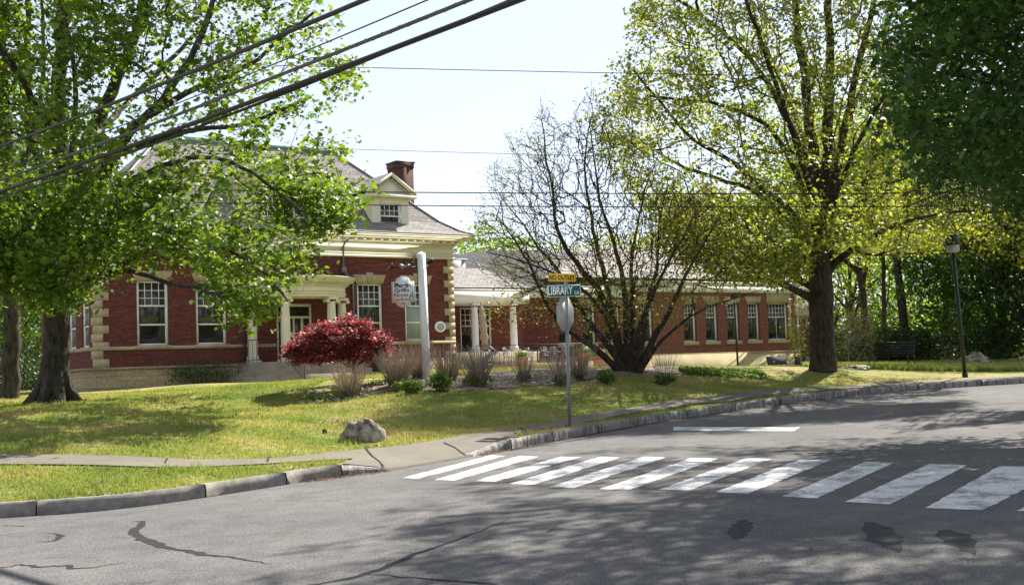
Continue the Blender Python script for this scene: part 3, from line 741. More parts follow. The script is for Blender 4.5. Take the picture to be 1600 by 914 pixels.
m = MB(); m.box(17.2, 27.4, 7.6, 11.0, 1.2, 2.55); m.build('porch_floor', M['stonestep'], LK)
m = MB(); wall(m, 17.0, 28.5, 2.55, 5.3, 10.6, [(20.0, 21.2, 2.57, 5.2), (22.0, 23.6, 2.57, 5.2), (24.0, 26.2, 2.57, 5.2)], .12); m.build('back_wall', M['brick'], LK)
for a, b_, n in ((20.0, 21.2, 3), (22.0, 23.6, 4), (24.0, 26.2, 6)):
    window(LK, a, b_, 2.57, 5.2, 10.6, [(0, .60, 2 if n > 4 else 1, 1), (.60, 1, n, 3)], name='glass_door')
m = MB(); m.box(24.0, 25.4, 12, 13, 7.0, 8.15); m.box(23.9, 25.5, 11.9, 13.1, 8.15, 8.25); m.build('roof_vent', M['greybox'], LK)

# ---------------------------------------------------------------- wing
def loc(px, off):
    v = ray(px, 500); o = L0 + N * off; t = ((o - EYE) @ N) / (v @ N); p = EYE + v * t
    return float((p - L0) @ U)
WG = empty('library_wing', tuple(L0), BE, 'long brick library wing with a row of tall white windows over cream basement', 'building')
OFF = 13.0
xw0, xwm, xw1 = loc(862, OFF), loc(975, OFF), loc(1243, OFF)
zb = 2.18
m = MB(); ops = []
for a, b_ in ((1068.5, 1090), (1102.5, 1123.5), (1136, 1157), (1168.5, 1189)): ops.append((loc(a, OFF), loc(b_, OFF) - .12, 3.0, 5.72))
ops.append((loc(1200, OFF), loc(1233, OFF) - .1, 3.0, 5.72))
ops += [(loc(1000, OFF), loc(1020, OFF), 3.0, 5.72)]
wall(m, xwm, xw1, zb, 6.45, OFF, ops, .3)
m.quad((xw1, OFF, zb), (xw1, OFF + 12, zb), (xw1, OFF + 12, 6.45), (xw1, OFF, 6.45))
m.build('wall', M['brick_light'], WG)
m = MB(); op2 = [(loc(873, OFF), loc(893, OFF), 3.0, 5.3), (loc(910, OFF), loc(930, OFF), 3.0, 5.5), (loc(945, OFF), loc(968, OFF), 3.0, 5.5)]
wall(m, xw0, xwm, 1.2, 6.05, OFF, op2, .2)
# canted bay wall at 45 degrees behind the porch
cant = MB(); Lc = 7.5; wall(cant, -Lc, 0, 1.2, 6.05, 0, [(-3.3, -2.1, 3.0, 5.5)], .2)
ca = R(-45)
m.add([(xw0 + v[0] * math.cos(ca) - v[1] * math.sin(ca), OFF + v[0] * math.sin(ca) + v[1] * math.cos(ca), v[2]) for v in cant.v], cant.f)
m.build('bay_wall', M['brick'], WG)
def wlintel(w, m): m.build('lintel', M['quoin'], w)
for a in ops:
    single = a[1] - a[0] < 1.5
    w = window(WG, a[0], a[1], a[2], a[3], OFF + .12, [(0, .62, 1, 1), (.62, 1, 4, 3)] if single else [(0, .62, 2, 1), (.62, 1, 6, 3)], lintel=None)
    m = MB(); m.box(a[0] - .12, a[1] + .12, OFF - .1, OFF + .12, a[2] - .26, a[2] - .004); m.build('sill', M['quoin'], w)
    m = MB()
    if single: m.prism([(a[0] - .05, a[3] + .003), (a[1] + .05, a[3] + .003), (a[1] + .22, a[3] + .45), (a[0] - .22, a[3] + .45)], 'y', OFF - .04, OFF + .04)
    else: m.box(a[0] - .05, a[1] + .05, OFF - .04, OFF + .04, a[3] + .003, 6.44)
    m.build('lintel', M['quoin'], w)
for a in op2:
    w = window(WG, a[0], a[1], a[2], a[3], OFF + .06, [(0, .62, 1, 1), (.62, 1, 3, 3)])
    m = MB(); m.box(a[0] - .12, a[1] + .12, OFF - .1, OFF + .06, a[2] - .2, a[2] - .004); m.build('sill', M['quoin'], w)
    m = MB(); m.prism([(a[0] - .05, a[3] + .003), (a[1] + .05, a[3] + .003), (a[1] + .2, a[3] + .4), (a[0] - .2, a[3] + .4)], 'y', OFF - .04, OFF + .04); m.build('lintel', M['quoin'], w)
w = window(WG, -3.3, -2.1, 3.0, 5.5, 0.02, [(0, .62, 1, 1), (.62, 1, 3, 3)], sill=.15); w.location = (xw0, OFF, 0); w.rotation_euler = (0, 0, ca)
m = MB()
m.box(ops[4][1] + .02, ops[4][1] + .30, OFF - .05, OFF + .02, 3.0, 6.44)
m.build('corner_pilaster', M['quoin'], WG)
m = MB(); m.box(xwm - 8, xw1 + .1, OFF - .1, OFF + 12, -.5, zb - .07).box(xwm - 8, xw1 + .16, OFF - .16, OFF + 12, zb - .07, zb - .002); m.build('basement_wall', M['render_wall'], WG)
m = MB(); m.box(xwm - .1, xw1 + .12, OFF - .12, OFF + 12, 6.45, 6.85).box(xwm - .15, xw1 + .22, OFF - .22, OFF + 12.1, 6.853, 7.2).box(xwm - .2, xw1 + .5, OFF - .5, OFF + 12.3, 7.2, 7.3)
m.box(xw0 - .1, xwm - .1, OFF - .12, OFF + 12, 6.05, 6.65).box(xw0 - .2, xwm - .15, OFF - .3, OFF + 12, 6.65, 6.75)
cf = MB(); cf.box(-Lc, 0, -.12, .2, 6.052, 6.648); m.add([(xw0 + v[0] * math.cos(ca) - v[1] * math.sin(ca), OFF + v[0] * math.sin(ca) + v[1] * math.cos(ca), v[2]) for v in cf.v], cf.f)
m.build('fascia', M['white'], WG)
m = MB(); m.box(xwm - .2, xw1 + .6, OFF - .62, OFF - .5, 7.18, 7.34); m.build('gutter', M['black'], WG)
m = MB(); hip_roof(m, xwm - 6, xw1 + .6, OFF - .6, OFF + 12.4, 7.31, .42); m.build('roof', M['slate'], WG)
m = MB(); cc = Lc * .7071
P0 = [(xw0 - cc - .3, OFF + cc), (xw0, OFF - .35), (xwm + 4, OFF - .35), (xwm + 4, OFF + 14), (xw0 - cc - .3, OFF + 14)]; zt = 9.6
P9 = [(xw0 - cc + 4, OFF + cc + .5), (xw0 + 2.6, OFF + 4.6), (xwm + .5, OFF + 4.6), (xwm + .5, OFF + 10), (xw0 - cc + 4, OFF + 10)]
for i in range(5):
    j = (i + 1) % 5; m.quad((*P0[i], 6.76), (*P0[j], 6.76), (*P9[j], zt), (*P9[i], zt))
m.quad(*[(*p, zt) for p in P9]); m.quad(*[(*p, 6.755) for p in reversed(P0)]); m.build('bay_roof', M['slate_dark'], WG)
m = MB(); m.tube([(xw1 + .08, OFF - .15, 6.9), (xw1 + .08, OFF - .15, .9)], .06, 6); m.build('downspout', M['white'], WG)

RW = empty('garage_wing', tuple(L0), BE, 'low brick outbuilding with grey hip roof and white fascia behind the oak trunk', 'building')
o2 = 16.0; xa, xb = loc(1225, o2), loc(1318, o2) - 1.5
m = MB(); m.box(xa, xb, o2, o2 + 8, 1.6, 4.9); m.build('wall', M['brick'], RW)
m = MB(); m.box(xa, xb + .1, o2 - .1, o2 + 8.1, -.4, 1.6); m.build('stone_base', M['render_wall'], RW)
m = MB(); m.box(xa, xb + .2, o2 - .2, o2 + 8.2, 4.9, 5.55); m.build('fascia', M['white'], RW)
m = MB(); hip_roof(m, xa - 3, xb + .5, o2 - .5, o2 + 8.5, 5.56, .42); m.build('roof', M['slate'], RW)

# ---------------------------------------------------------------- patio
pz = 1.72
PAT = empty('patio', tuple(L0), BE, 'raised stone patio with low retaining wall in front of the porch', 'patio')
xp1 = loc(955, 2)
m = MB(); m.box(17.6, xp1, -1.0, 12.4, .9, pz); m.build('paving', M['stonestep'], PAT)
m = MB(); m.box(16.95, xp1, -1.4, -1.0, .9, pz + .08).box(20.5, loc(960, -3), -3.4, -1.6, .9, 1.5); m.build('retaining_wall', M['stone'], PAT)
m = MB(); rail(m, (17.3, -1.2, pz + .08), (xp1, -1.2, pz + .08), .9, 110, .010); m.build('railing', M['black'], PAT)

def chair_proto():
    t = empty('patio_chair', (0, 0, 0), 0, 'x', 'chair')
    m = MB(); m.box(-.24, .24, -.22, .24, .42, .44); m.build('seat', M['steel'], t)
    m = MB(); m.tube([(-.22, .22, .44), (-.22, .30, .78), (-.12, .32, .9), (.12, .32, .9), (.22, .30, .78), (.22, .22, .44)], .013, 5)
    for i in range(-3, 4): m.tube([(i * .06, .23, .46), (i * .06, .31, .87)], .006, 4)
    for k in range(4): m.tube([(-.21, .24 + k * .02, .5 + k * .1), (.21, .24 + k * .02, .5 + k * .1)], .006, 4)
    m.build('backrest', M['steel'], t)
    for s in (-1, 1): m = MB(); m.tube([(s * .25, .25, .64), (s * .27, -.1, .66), (s * .26, -.22, .6), (s * .25, -.22, .44)], .012, 5); m.build('armrest', M['steel'], t)
    for s in (-1, 1):
        for y in (-.2, .22): m = MB(); m.tube([(s * .22, y, .43), (s * .25, y * 1.15, 0)], .012, 5); m.build('leg', M['black'], t)
    return t
CH = chair_proto(); first = True
chl = [('grey mesh patio chair left of the tall terracotta planter', 795, 1.2, .4), ('grey mesh patio chair right of the tall terracotta planter', 848, 1.6, -.5), ('dark patio chair just left of the second chair pair, seen side on', 829, 3.2, 1.6),
       ('patio chair behind the closed umbrella', 772, 3.6, .9), ('patio chair under the canted bay window', 862, 3.0, 2.5), ('patio chair nearest the street name pole', 877, 1.9, 3.0)]
for lb, px, off, rz in chl:
    xl = loc(px, off); p = B(xl, off, pz)
    if first: CH.location = p; CH.rotation_euler = (0, 0, BE + rz); tag(CH, lb, 'chair', 'metal patio chairs'); first = False
    else: place_copy(CH, p, BE + rz, 1.0, lb, 'metal patio chairs')
t = empty('patio_table', tuple(B(loc(838, 2.4), 2.4, pz)), BE, 'round black metal patio table between the grey chairs', 'table')
m = MB(); m.lathe([(.5, .7), (.52, .71), (.5, .73)], (0, 0, 0), 20); m.build('tabletop', M['black'], t)
m = MB(); m.tube([(0, 0, 0), (0, 0, .7)], .03, 8); m.lathe([(.25, 0), (.24, .03)], (0, 0, 0), 14); m.build('pedestal', M['black'], t)
# closed umbrella, leaning
t = empty('patio_umbrella', tuple(B(loc(759, 2.5), 2.5, pz)), BE, 'closed beige patio umbrella leaning beside the white column', 'umbrella')
t.rotation_euler = (R(2), R(-6), BE)
m = MB(); m.tube([(0, 0, 0), (0, 0, 3.3)], .025, 8); m.build('pole', M['black'], t)
m = MB()
prof = [(.06, .85), (.17, .9), (.14, 1.3), (.19, 1.5), (.13, 1.75), (.17, 2.0), (.13, 2.4), (.16, 2.55), (.09, 2.9), (.03, 3.2)]
vs_ = []
for r_, z_ in prof:
    for i in range(14): a = i / 14 * 2 * math.pi; rr = r_ * (1 + .25 * (-1) ** i); vs_.append((rr * math.cos(a), rr * math.sin(a), z_))
m.add(vs_, [(j*14+i, j*14+(i+1) % 14, (j+1)*14+(i+1) % 14, (j+1)*14+i) for j in range(len(prof)-1) for i in range(14)]); m.build('canopy', M['canvas'], t)
m = MB(); m.tube([(.15, 0, 1.1), (.95, 0, .45)], .02, 6); m.lathe([(.28, 0), (.27, .08), (.06, .12)], (0, 0, 0), 14); m.build('base', M['steel'], t)

# ---------------------------------------------------------------- leaves and trees
def leaf_cloud(name, C_, size, mt, parent=None, shape='leaf', seed=0, up=.35, label=None, var=.35, hang=0.0):
    rng = np.random.default_rng(seed); n = len(C_)
    nrm = rng.standard_normal((n, 3)); nrm[:, 2] = np.abs(nrm[:, 2]) * 1.0 + up; nrm /= np.linalg.norm(nrm, axis=1, keepdims=True)
    t = np.cross(nrm, rng.standard_normal((n, 3))); t /= np.linalg.norm(t, axis=1, keepdims=True)
    if hang: t = t + np.array([0, 0, -hang]); t /= np.linalg.norm(t, axis=1, keepdims=True); nrm = np.cross(t, np.cross(nrm, t)); nrm /= np.linalg.norm(nrm, axis=1, keepdims=True)
    b = np.cross(nrm, t); s = size * (1 + var * rng.standard_normal(n)).clip(.4, 1.8)
    if shape == 'leaf': S = np.array([(-.5, 0, 0), (-.12, .30, .06), (.12, .46, .0), (.2, .2, .04), (.55, 0, -.06), (.2, -.2, .04), (.12, -.46, .0), (-.12, -.30, .06)])
    elif shape == 'maple': S = np.array([(-.42, 0, 0), (-.35, .38, 0), (0, .28, .07), (.1, .55, -.03), (.22, .2, .05), (.58, 0, -.06), (.22, -.2, .05), (.1, -.55, -.03), (0, -.28, .07), (-.35, -.38, 0)])
    elif shape == 'quad': S = np.array([(-.5, 0, 0), (0, .32, .05), (.5, 0, 0), (0, -.32, .05)])
    elif shape == 'needle': S = np.array([(-.5, .07, 0), (-.5, -.07, 0), (.5, 0, 0)])
    k = len(S)
    V = C_[:, None] + s[:, None, None] * (S[None, :, 0:1] * t[:, None] + S[None, :, 1:2] * b[:, None] + S[None, :, 2:3] * nrm[:, None])
    uvv = np.repeat(np.stack([rng.random(n), rng.random(n)], 1), k, 0)
    o = np_mesh(name, V.reshape(-1, 3), np.arange(n * k), np.full(n, k), mt, parent, uv=uvv)
    if label: o['label'] = label
    return o
def lnoise(P, f, seed):
    rg = np.random.default_rng(seed); s = 0
    for _ in range(5):
        k = rg.standard_normal(3) * f; s = s + np.sin(P @ k + rg.random() * 6.28)
    return s / 5
def inpoly(x, y, poly):
    poly = np.array(poly, float); r = np.zeros(len(x), bool); j = len(poly) - 1
    for i in range(len(poly)):
        xi, yi, xj, yj = *poly[i], *poly[j]
        c = ((yi > y) != (yj > y)) & (x < (xj - xi) * (y - yi) / (yj - yi + 1e-9) + xi); r ^= c; j = i
    return r
def crown_pts(poly, n, d0, dr, seed, gap=-.9, f=.8):
    """points filling the crown's volume: outline surveyed from the picture, depth spread round the trunk"""
    rg = np.random.default_rng(seed); P = np.array(poly, float); lo, hi = P.min(0), P.max(0); out = []
    c = P.mean(0); cnt = 0
    while cnt < n:
        x = rg.uniform(lo[0], hi[0], n); y = rg.uniform(lo[1], hi[1], n); k = inpoly(x, y, poly); x, y = x[k], y[k]
        e = np.sqrt(np.clip(1 - (((x - c[0]) / (hi[0] - lo[0]) * 1.9) ** 2 + ((y - c[1]) / (hi[1] - lo[1]) * 1.9) ** 2), .08, 1))
        d = d0 + rg.uniform(-1, 1, len(x)) * dr * e
        Q = np.array([at(a, b_, dd) for a, b_, dd in zip(x, y, d)]); Q = Q[lnoise(Q, f, seed + 1) > gap]
        out.append(Q); cnt += len(Q)
    return np.concatenate(out)[:n]
def grow(name, limbs, attr, barkm, leaves, label, cat='tree', group=None, seed=0, step=.55, tip=.006, jit=.10, sides=10, pw=.42, droop=0.0, origin=None, up=0.0):
    """limbs: list of (points, r0, r1). leaves: dict(mat,size,per,spread,shape)"""
    rng = np.random.default_rng(seed); pos = []; par = []; rad = []; chains = []
    for pts, r0, r1 in limbs:
        pts = np.array(pts, float); L = np.r_[0, np.cumsum(np.linalg.norm(np.diff(pts, axis=0), axis=1))]; n = max(3, int(L[-1] / .35))
        s = np.linspace(0, L[-1], n)
        q = np.stack([np.interp(s, L, pts[:, k]) for k in range(3)], 1)
        for _ in range(2): q[1:-1] = (q[:-2] + 2 * q[1:-1] + q[2:]) / 4
        q[1:-1] += rng.standard_normal(q[1:-1].shape) * .025 * min(1, r0 * 5)
        rr = r0 + (r1 - r0) * (s / L[-1]) ** .62
        st = len(pos); p0 = -1
        if pos: p0 = int(np.argmin(np.linalg.norm(np.array(pos) - q[0], axis=1)))
        for i in range(n): pos.append(q[i]); par.append(p0 if i == 0 else st + i - 1); rad.append(rr[i])
        chains.append((q, rr, sides if r0 > .1 else 6))
    nl = len(pos); cap = nl + len(attr) * 14 + 10
    Pz = np.zeros((cap, 3)); Pz[:nl] = pos; cnt = np.zeros(cap); parA = np.full(cap, -1); parA[:nl] = par; N_ = nl
    if len(attr):
        d0 = np.array([np.min(np.sum((Pz[:nl] - a) ** 2, 1)) for a in attr]); order = np.argsort(d0); paths = []; org = Pz[0] + np.array([0, 0, 1.0])
        for ai in order:
            a = attr[ai]; dv = a - Pz[:N_]; dd = np.linalg.norm(dv, axis=1); ow = Pz[:N_] - org; ow[:, 2] *= .7
            cs = (dv * ow).sum(1) / (dd * np.linalg.norm(ow, axis=1) + 1e-6); i = int(np.argmin(dd * (1.75 - cs))); dist = float(dd[i])
            n = max(1, min(12, int(dist / step) + 1)); p0 = Pz[i]
            prev = p0 - Pz[parA[i]] if parA[i] >= 0 else np.array([0, 0, 1.0]); prev = prev / (np.linalg.norm(prev) + 1e-9)
            mid = p0 + prev * dist * .35 + np.array([0, 0, dist * .12 - droop * dist * .2]); mid = mid + np.array([0, 0, -up * dist * .25]); ids = [i]
            for k in range(1, n + 1):
                t = k / n; p = (1 - t) ** 2 * p0 + 2 * t * (1 - t) * mid + t * t * a
                if k < n: p = p + rng.standard_normal(3) * jit * min(dist, 1.5) / 2
                Pz[N_] = p; parA[N_] = ids[-1]; ids.append(N_); N_ += 1
            paths.append(ids)
        cnt[:N_] = 0
        for ids in paths: cnt[ids[-1]] += 1
        for i in range(N_ - 1, nl - 1, -1): cnt[parA[i]] += cnt[i]
        R_ = tip * np.maximum(cnt, 1) ** pw
        for ids in paths:
            q = Pz[ids]; rr = R_[ids].copy()
            if ids[0] < nl: rr[0] = min(rr[1] * 1.3, rad[ids[0]])
            else: rr[0] = min(rr[0], rr[1] * 1.6)
            chains.append((q, rr, 5 if rr[1] > .03 else 3))
    base = np.array(limbs[0][0][0]) if origin is None else np.array(origin)
    T_ = empty(name, tuple(base), 0, label, cat, group)
    VV = []; FF = []; off = 0
    for q, rr, n in chains:
        V, F = tube_np(q - base, rr, n, .05 if n > 8 else 0, rng)
        VV.append(V); FF.append(F + off); off += len(V)
    V = np.concatenate(VV); F = np.concatenate(FF); np_mesh('trunk', V, F.ravel(), np.full(len(F), 4), barkm, T_, smooth=True)
    if leaves and len(attr):
        ends = np.array([Pz[ids[-1]] for ids in paths]); mids = np.array([Pz[ids[len(ids)//2]] for ids in paths])
        per = leaves['per']; k = rng.integers(int(per * .5), int(per * 1.5) + 1, len(ends))
        idx = np.repeat(np.arange(len(ends)), k); tt = rng.random(len(idx)) ** .6
        Cc = mids[idx] * (1 - tt[:, None]) + ends[idx] * tt[:, None] + rng.standard_normal((len(idx), 3)) * leaves['spread'] * np.array([1, 1, .6])
        Cc = Cc[Cc[:, 2] > leaves.get('zmin', -9)]
        leaf_cloud('crown', Cc - base, leaves['size'], leaves['mat'], T_, leaves.get('shape', 'leaf'), seed + 5, hang=leaves.get('hang', 0), up=leaves.get('up', .35))
    return T_
def pl(d, *pts): return [at(p[0], p[1], d + (p[2] if len(p) > 2 else 0)) for p in pts]
def flare(d, px, py, w):   # root flare stubs
    c = at(px, py, d); return c

# big maple on the left lawn
D1 = 29.0
limbs = [
 (pl(D1, (86,634),(88,600),(87,560),(90,500),(94,430),(95,370),(98,300),(93,230),(90,150),(96,60),(98,-10),(104,-120),(110,-240)), .36, .10),
 (pl(D1, (95,400),(110,330,.5),(128,240,1),(150,190,1.2),(178,130,1.5),(205,75,1.6),(228,0,1.8),(250,-100,2),(262,-220,2)), .27, .06),
 (pl(D1, (95,430),(125,350,-.5),(150,290,-1),(175,245,-1.4),(200,210,-2),(232,180,-2.4),(270,140,-2.6),(310,70,-3),(340,-30,-3)), .22, .05),
 (pl(D1, (98,330),(70,280,1),(48,215,1.5),(40,150,2),(44,80,2),(42,0,2.2),(36,-120,2.2)), .17, .05),
 (pl(D1, (100,310),(112,240,-1),(118,180,-1),(118,120,-1.4),(110,60,-1.6),(84,-20,-2)), .10, .04),
 (pl(D1, (145,310,-.8),(210,280,-2),(262,255,-2.8),(330,240,-3.4),(403,272,-4),(470,330,-4.5)), .10, .03),
 (pl(D1, (180,240,-1.4),(280,207,-2.5),(330,200,-3),(380,195,-3.4),(430,178,-3.6),(490,150,-4)), .10, .03),
 (pl(D1, (232,180,-2.4),(300,140,-3),(380,110,-3.5),(440,60,-3.6),(490,20,-3.6)), .09, .03),
 (pl(D1, (96,450),(160,430,-2.2),(205,420,-3.4),(250,440,-4.2),(300,450,-4.8),(350,460,-5)), .13, .03),
 (pl(D1, (170,425,-2.6),(240,385,-3.6),(300,370,-4.4),(360,390,-5),(420,430,-5.4),(450,470,-5.6)), .08, .02),
 (pl(D1, (93,440),(50,400,-2),(10,380,-3),(-50,350,-4)), .12, .04),
 (pl(D1, (95,380),(30,330,2.5),(-40,260,4),(-110,180,5)), .16, .04),
 (pl(D1, (120,240,1),(200,160,4),(300,60,6),(380,-40,7)), .13, .04),
 (pl(D1, (93,230),(20,100,-3),(-40,20,-4),(-80,-80,-5)), .12, .04),
]
polyA = [(-240,-260),(420,-260),(490,-40),(505,10),(520,80),(585,140),(560,185),(520,210),(575,250),(565,300),(540,330),(520,350),(505,390),(480,410),(460,440),(440,470),(420,450),(395,490),(385,530),(368,490),(345,480),(330,420),(300,405),(262,400),(240,400),(215,430),(190,420),(150,450),(120,500),(90,500),(60,480),(20,470),(-60,470),(-220,440)]
A1 = crown_pts(polyA, 1050, D1 - 1.2, 5.2, 21, gap=.08, f=1.05)
low = crown_pts([(-40,300),(300,280),(520,290),(545,320),(505,390),(470,440),(440,470),(410,490),(385,535),(355,500),(330,420),(262,400),(200,395),(150,440),(90,495),(20,460),(-40,470)], 330, D1 - 3, 2.6, 22, gap=-.05, f=1.2)
A1 = np.concatenate([A1, low])
keep = np.ones(len(A1), bool)
grow('maple_tree', limbs, A1, M['bark'], dict(mat=M['l_maple'], size=.115, per=44, spread=.25, shape='maple', up=.5), 'large leafy maple on the left lawn with thick forked grey trunk', seed=31)
# root flare
rt = MB(); cb = at(86, 634, D1)
for a in np.linspace(0, 2 * math.pi, 8)[:-1]:
    e = np.array([math.cos(a), math.sin(a)]); L = .62 + .3 * random.random()
    p = [(cb[0] + e[0] * .10, cb[1] + e[1] * .10, cb[2] + 1.35), (cb[0] + e[0] * .20, cb[1] + e[1] * .20, cb[2] + .75)]
    for t in (.45, .7, 1.0): x, y = cb[0] + e[0] * L * t, cb[1] + e[1] * L * t; p.append((x, y, gz(x, y) + (.25 if t < .5 else .08 if t < .9 else -.1)))
    rt.tube(p, [.14, .17, .16, .11, .05], 7)
mt_ = [o for o in COL.objects if o.name == 'maple_tree'][0]
ro = rt.build('root_flare', M['bark'], None, smooth=True); ro.parent = mt_; ro.location = -Vector(mt_.location)

D8 = 33.0; b8 = at(16, 610, D8); b8[2] = gz(b8[0], b8[1])
limbs = [([b8 - (0, 0, .2)] + pl(D8, (17,540),(20,450),(22,380),(20,300),(12,220),(4,130),(0,40),(-10,-80),(-20,-220)), .27, .12), (pl(D8, (20,290),(45,240,.5),(62,170,1),(70,90,1.4),(64,0,1.6),(60,-120,1.6)), .10, .04), (pl(D8, (21,400),(-40,330,-1),(-100,260,-2)), .12, .04)]
A8 = crown_pts([(-260,-240),(60,-240),(70,0),(30,140),(60,260),(20,360),(-40,470),(-240,460)], 380, D8, 3.5, 24, gap=-.1, f=1.0)
grow('maple_tree', limbs, A8, M['bark'], dict(mat=M['l_maple'], size=.12, per=36, spread=.28, shape='maple', up=.5), 'slim grey trunked maple at the left edge behind the large maple', seed=35)

# oak on the right
D2 = 36.5
limbs = [
 (pl(D2, (1285,582),(1285,560),(1284,520),(1284,470),(1282,420),(1281,380),(1280,340)), .46, .31),
 (pl(D2, (1278,360),(1277,285),(1268,220),(1261,164),(1251,82),(1241,0),(1236,-100),(1225,-220)), .24, .06),
 (pl(D2, (1284,360,.3),(1293,285,.5),(1294,164,.6),(1297,82,.6),(1292,0,.6),(1300,-120,.6),(1305,-250,.6)), .25, .06),
 (pl(D2, (1290,370),(1307,272,-.8),(1323,184,-1.2),(1337,115,-1.4),(1360,33,-1.6),(1375,-60,-1.8),(1390,-180,-2)), .18, .05),
 (pl(D2, (1279,340),(1258,246,.5),(1228,184,.8),(1202,131,1),(1169,85,1.2),(1117,39,1.4),(1060,0,1.6),(1000,-60,1.6)), .16, .04),
 (pl(D2, (1275,360),(1238,253,-.8),(1215,213,-1),(1186,184,-1.4),(1130,165,-1.8),(1070,155,-2),(1010,150,-2)), .14, .03),
 (pl(D2, (1274,380),(1235,330,-.4),(1189,295,-1),(1143,250,-1.6),(1080,220,-2),(1031,158,-2.4),(990,110,-2.6)), .14, .03),
 (pl(D2, (1276,395),(1230,345,1),(1176,294,1.6),(1110,276,2),(1057,256,2.4),(1015,230,2.6),(960,215,2.6)), .14, .03),
 (pl(D2, (1272,468),(1262,460),(1227,446,-.5),(1200,432,-.8),(1179,419,-1),(1150,403,-1.4),(1100,395,-1.6),(1050,370,-2)), .15, .03),
 (pl(D2, (1273,450),(1240,432,.6),(1211,419,1),(1190,405,1.2),(1165,391,1.6),(1130,350,2),(1080,330,2)), .13, .03),
 (pl(D2, (1292,430),(1306,411),(1325,388,-.3),(1347,378,-.6),(1372,362,-1),(1410,345,-1.4),(1460,335,-1.6),(1520,330,-2)), .14, .03),
 (pl(D2, (1330,388,-.3),(1345,402,-.5),(1360,405,-.6),(1376,397,-.8),(1400,399,-1),(1440,395,-1)), .06, .02),
 (pl(D2, (1290,400),(1318,362,.5),(1345,310,.8),(1353,295,.8),(1365,240,1),(1373,197,1),(1392,141,1.2),(1430,80,1.4),(1470,10,1.6),(1500,-80,1.8)), .19, .05),
 (pl(D2, (1283,350),(1250,200,4),(1200,80,5.5),(1150,-60,6)), .14, .04), (pl(D2, (1283,350),(1320,200,4.5),(1380,60,6),(1420,-60,7)), .14, .04),
 (pl(D2, (1283,350),(1230,180,-4),(1180,40,-5.5),(1130,-100,-6)), .12, .04), (pl(D2, (1285,360),(1340,220,-4),(1400,120,-5.5)), .12, .04),
]
polyO = [(1020,-260),(1560,-260),(1590,0),(1560,160),(1540,260),(1500,330),(1470,390),(1400,400),(1350,420),(1300,385),(1262,400),(1250,440),(1200,455),(1165,420),(1120,420),(1060,370),(1000,320),(960,270),(930,250),(925,180),(945,150),(960,80),(985,70),(965,20),(1000,-40)]
A2 = crown_pts(polyO, 2700, D2, 6.5, 41, gap=-.16, f=.9)
A2 = np.concatenate([A2, crown_pts([(1020,300),(1150,310),(1262,340),(1258,430),(1180,445),(1100,425),(1040,390)], 330, D2 - 1.5, 2.5, 45, gap=-.3, f=.9)])
grow('oak_tree', limbs, A2, M['bark_dark'], dict(mat=M['l_oak'], size=.098, per=32, spread=.19, shape='leaf', up=.3), 'tall oak with thick dark trunk and sparse yellow green young leaves', seed=43, tip=.007, jit=.16)

# bare multi-stemmed tree in the bed
D3 = 33.0
b3 = (985, 584)
def stem(*p, r0=.12, r1=.010): return (pl(D3, *p), r0, r1)
limbs = [
 stem((985,588),(984,575),(985,560),(984,545), r0=.40, r1=.30),
 stem((972,570),(962,520),(945,470),(925,440,-.5),(905,418,-.8),(885,390,-1),(866,362,-1),(866,320,-1),(863,289,-1),(852,241,-1.2),(846,187,-1.2), r0=.15, r1=.012),
 stem((968,580,-.2),(945,555,-.5),(918,535,-.8),(893,522,-1),(872,505,-1.2),(850,470,-1.5),(832,420,-1.6),(800,370,-1.8),(775,335,-2), r0=.12, r1=.010),
 stem((972,570,.5),(945,530,.8),(915,500,1),(895,462,1.2),(872,420,1.4),(840,385,1.5),(815,350,1.6),(780,305,1.6), r0=.13, r1=.012),
 stem((975,570),(962,510,.5),(950,450,.8),(936,400,1),(926,350,1),(918,310,1),(911,266,1),(915,220,1),(925,180,1), r0=.14, r1=.012),
 stem((982,570),(978,500),(976,440),(965,400),(950,350),(935,320),(935,282),(928,240),(920,190), r0=.13, r1=.010),
 stem((988,570,.3),(990,500,.6),(985,440,.8),(990,380,1),(1000,330,1.2),(1010,290,1.4),(1030,240,1.4), r0=.12, r1=.010),
 stem((995,575),(1005,520),(1012,470),(1020,440),(1032,405),(1028,370),(1030,330),(1045,290), r0=.12, r1=.010),
 stem((998,580,-.3),(1015,540,-.6),(1040,497,-1),(1055,462,-1.2),(1068,440,-1.4),(1085,405,-1.6),(1105,370,-1.8),(1130,330,-2), r0=.13, r1=.010),
 stem((1000,580,.2),(1020,548,.5),(1045,520,1),(1075,495,1.2),(1110,478,1.4),(1150,466,1.6),(1190,452,1.6), r0=.08, r1=.01),
 stem((990,570,-.5),(1000,500,-1.4),(1040,420,-2),(1060,380,-2.4),(1090,330,-2.6)), stem((975,560,-.5),(940,480,-1.5),(900,440,-2),(850,420,-2.4),(800,400,-2.6),(760,395,-2.6), r0=.09),
]
poly3 = [(745,405),(736,345),(782,318),(752,262),(806,256),(782,205),(832,218),(845,148),(876,196),(902,165),(926,118),(950,178),(985,160),(1000,235),(1060,260),(1110,300),(1150,370),(1150,430),(1120,470),(1060,470),(960,500),(880,480),(800,470),(770,430)]
A3 = np.concatenate([crown_pts(poly3, 3000, D3, 3.4, 61, gap=-.35, f=1.3), crown_pts([(742,430),(736,330),(765,260),(800,220),(850,160),(880,300),(860,440),(800,470)], 500, D3 - 1, 2.4, 66, gap=-.5, f=1.3)])
grow('multistem_tree', limbs, A3, M['bark_dark'], dict(mat=M['l_bud'], size=.048, per=4, spread=.14, shape='quad', up=0), 'spreading multi stemmed tree with nearly bare dark twigs in the bed', seed=62, tip=.0042, jit=.10, step=.4, pw=.40, up=.5)
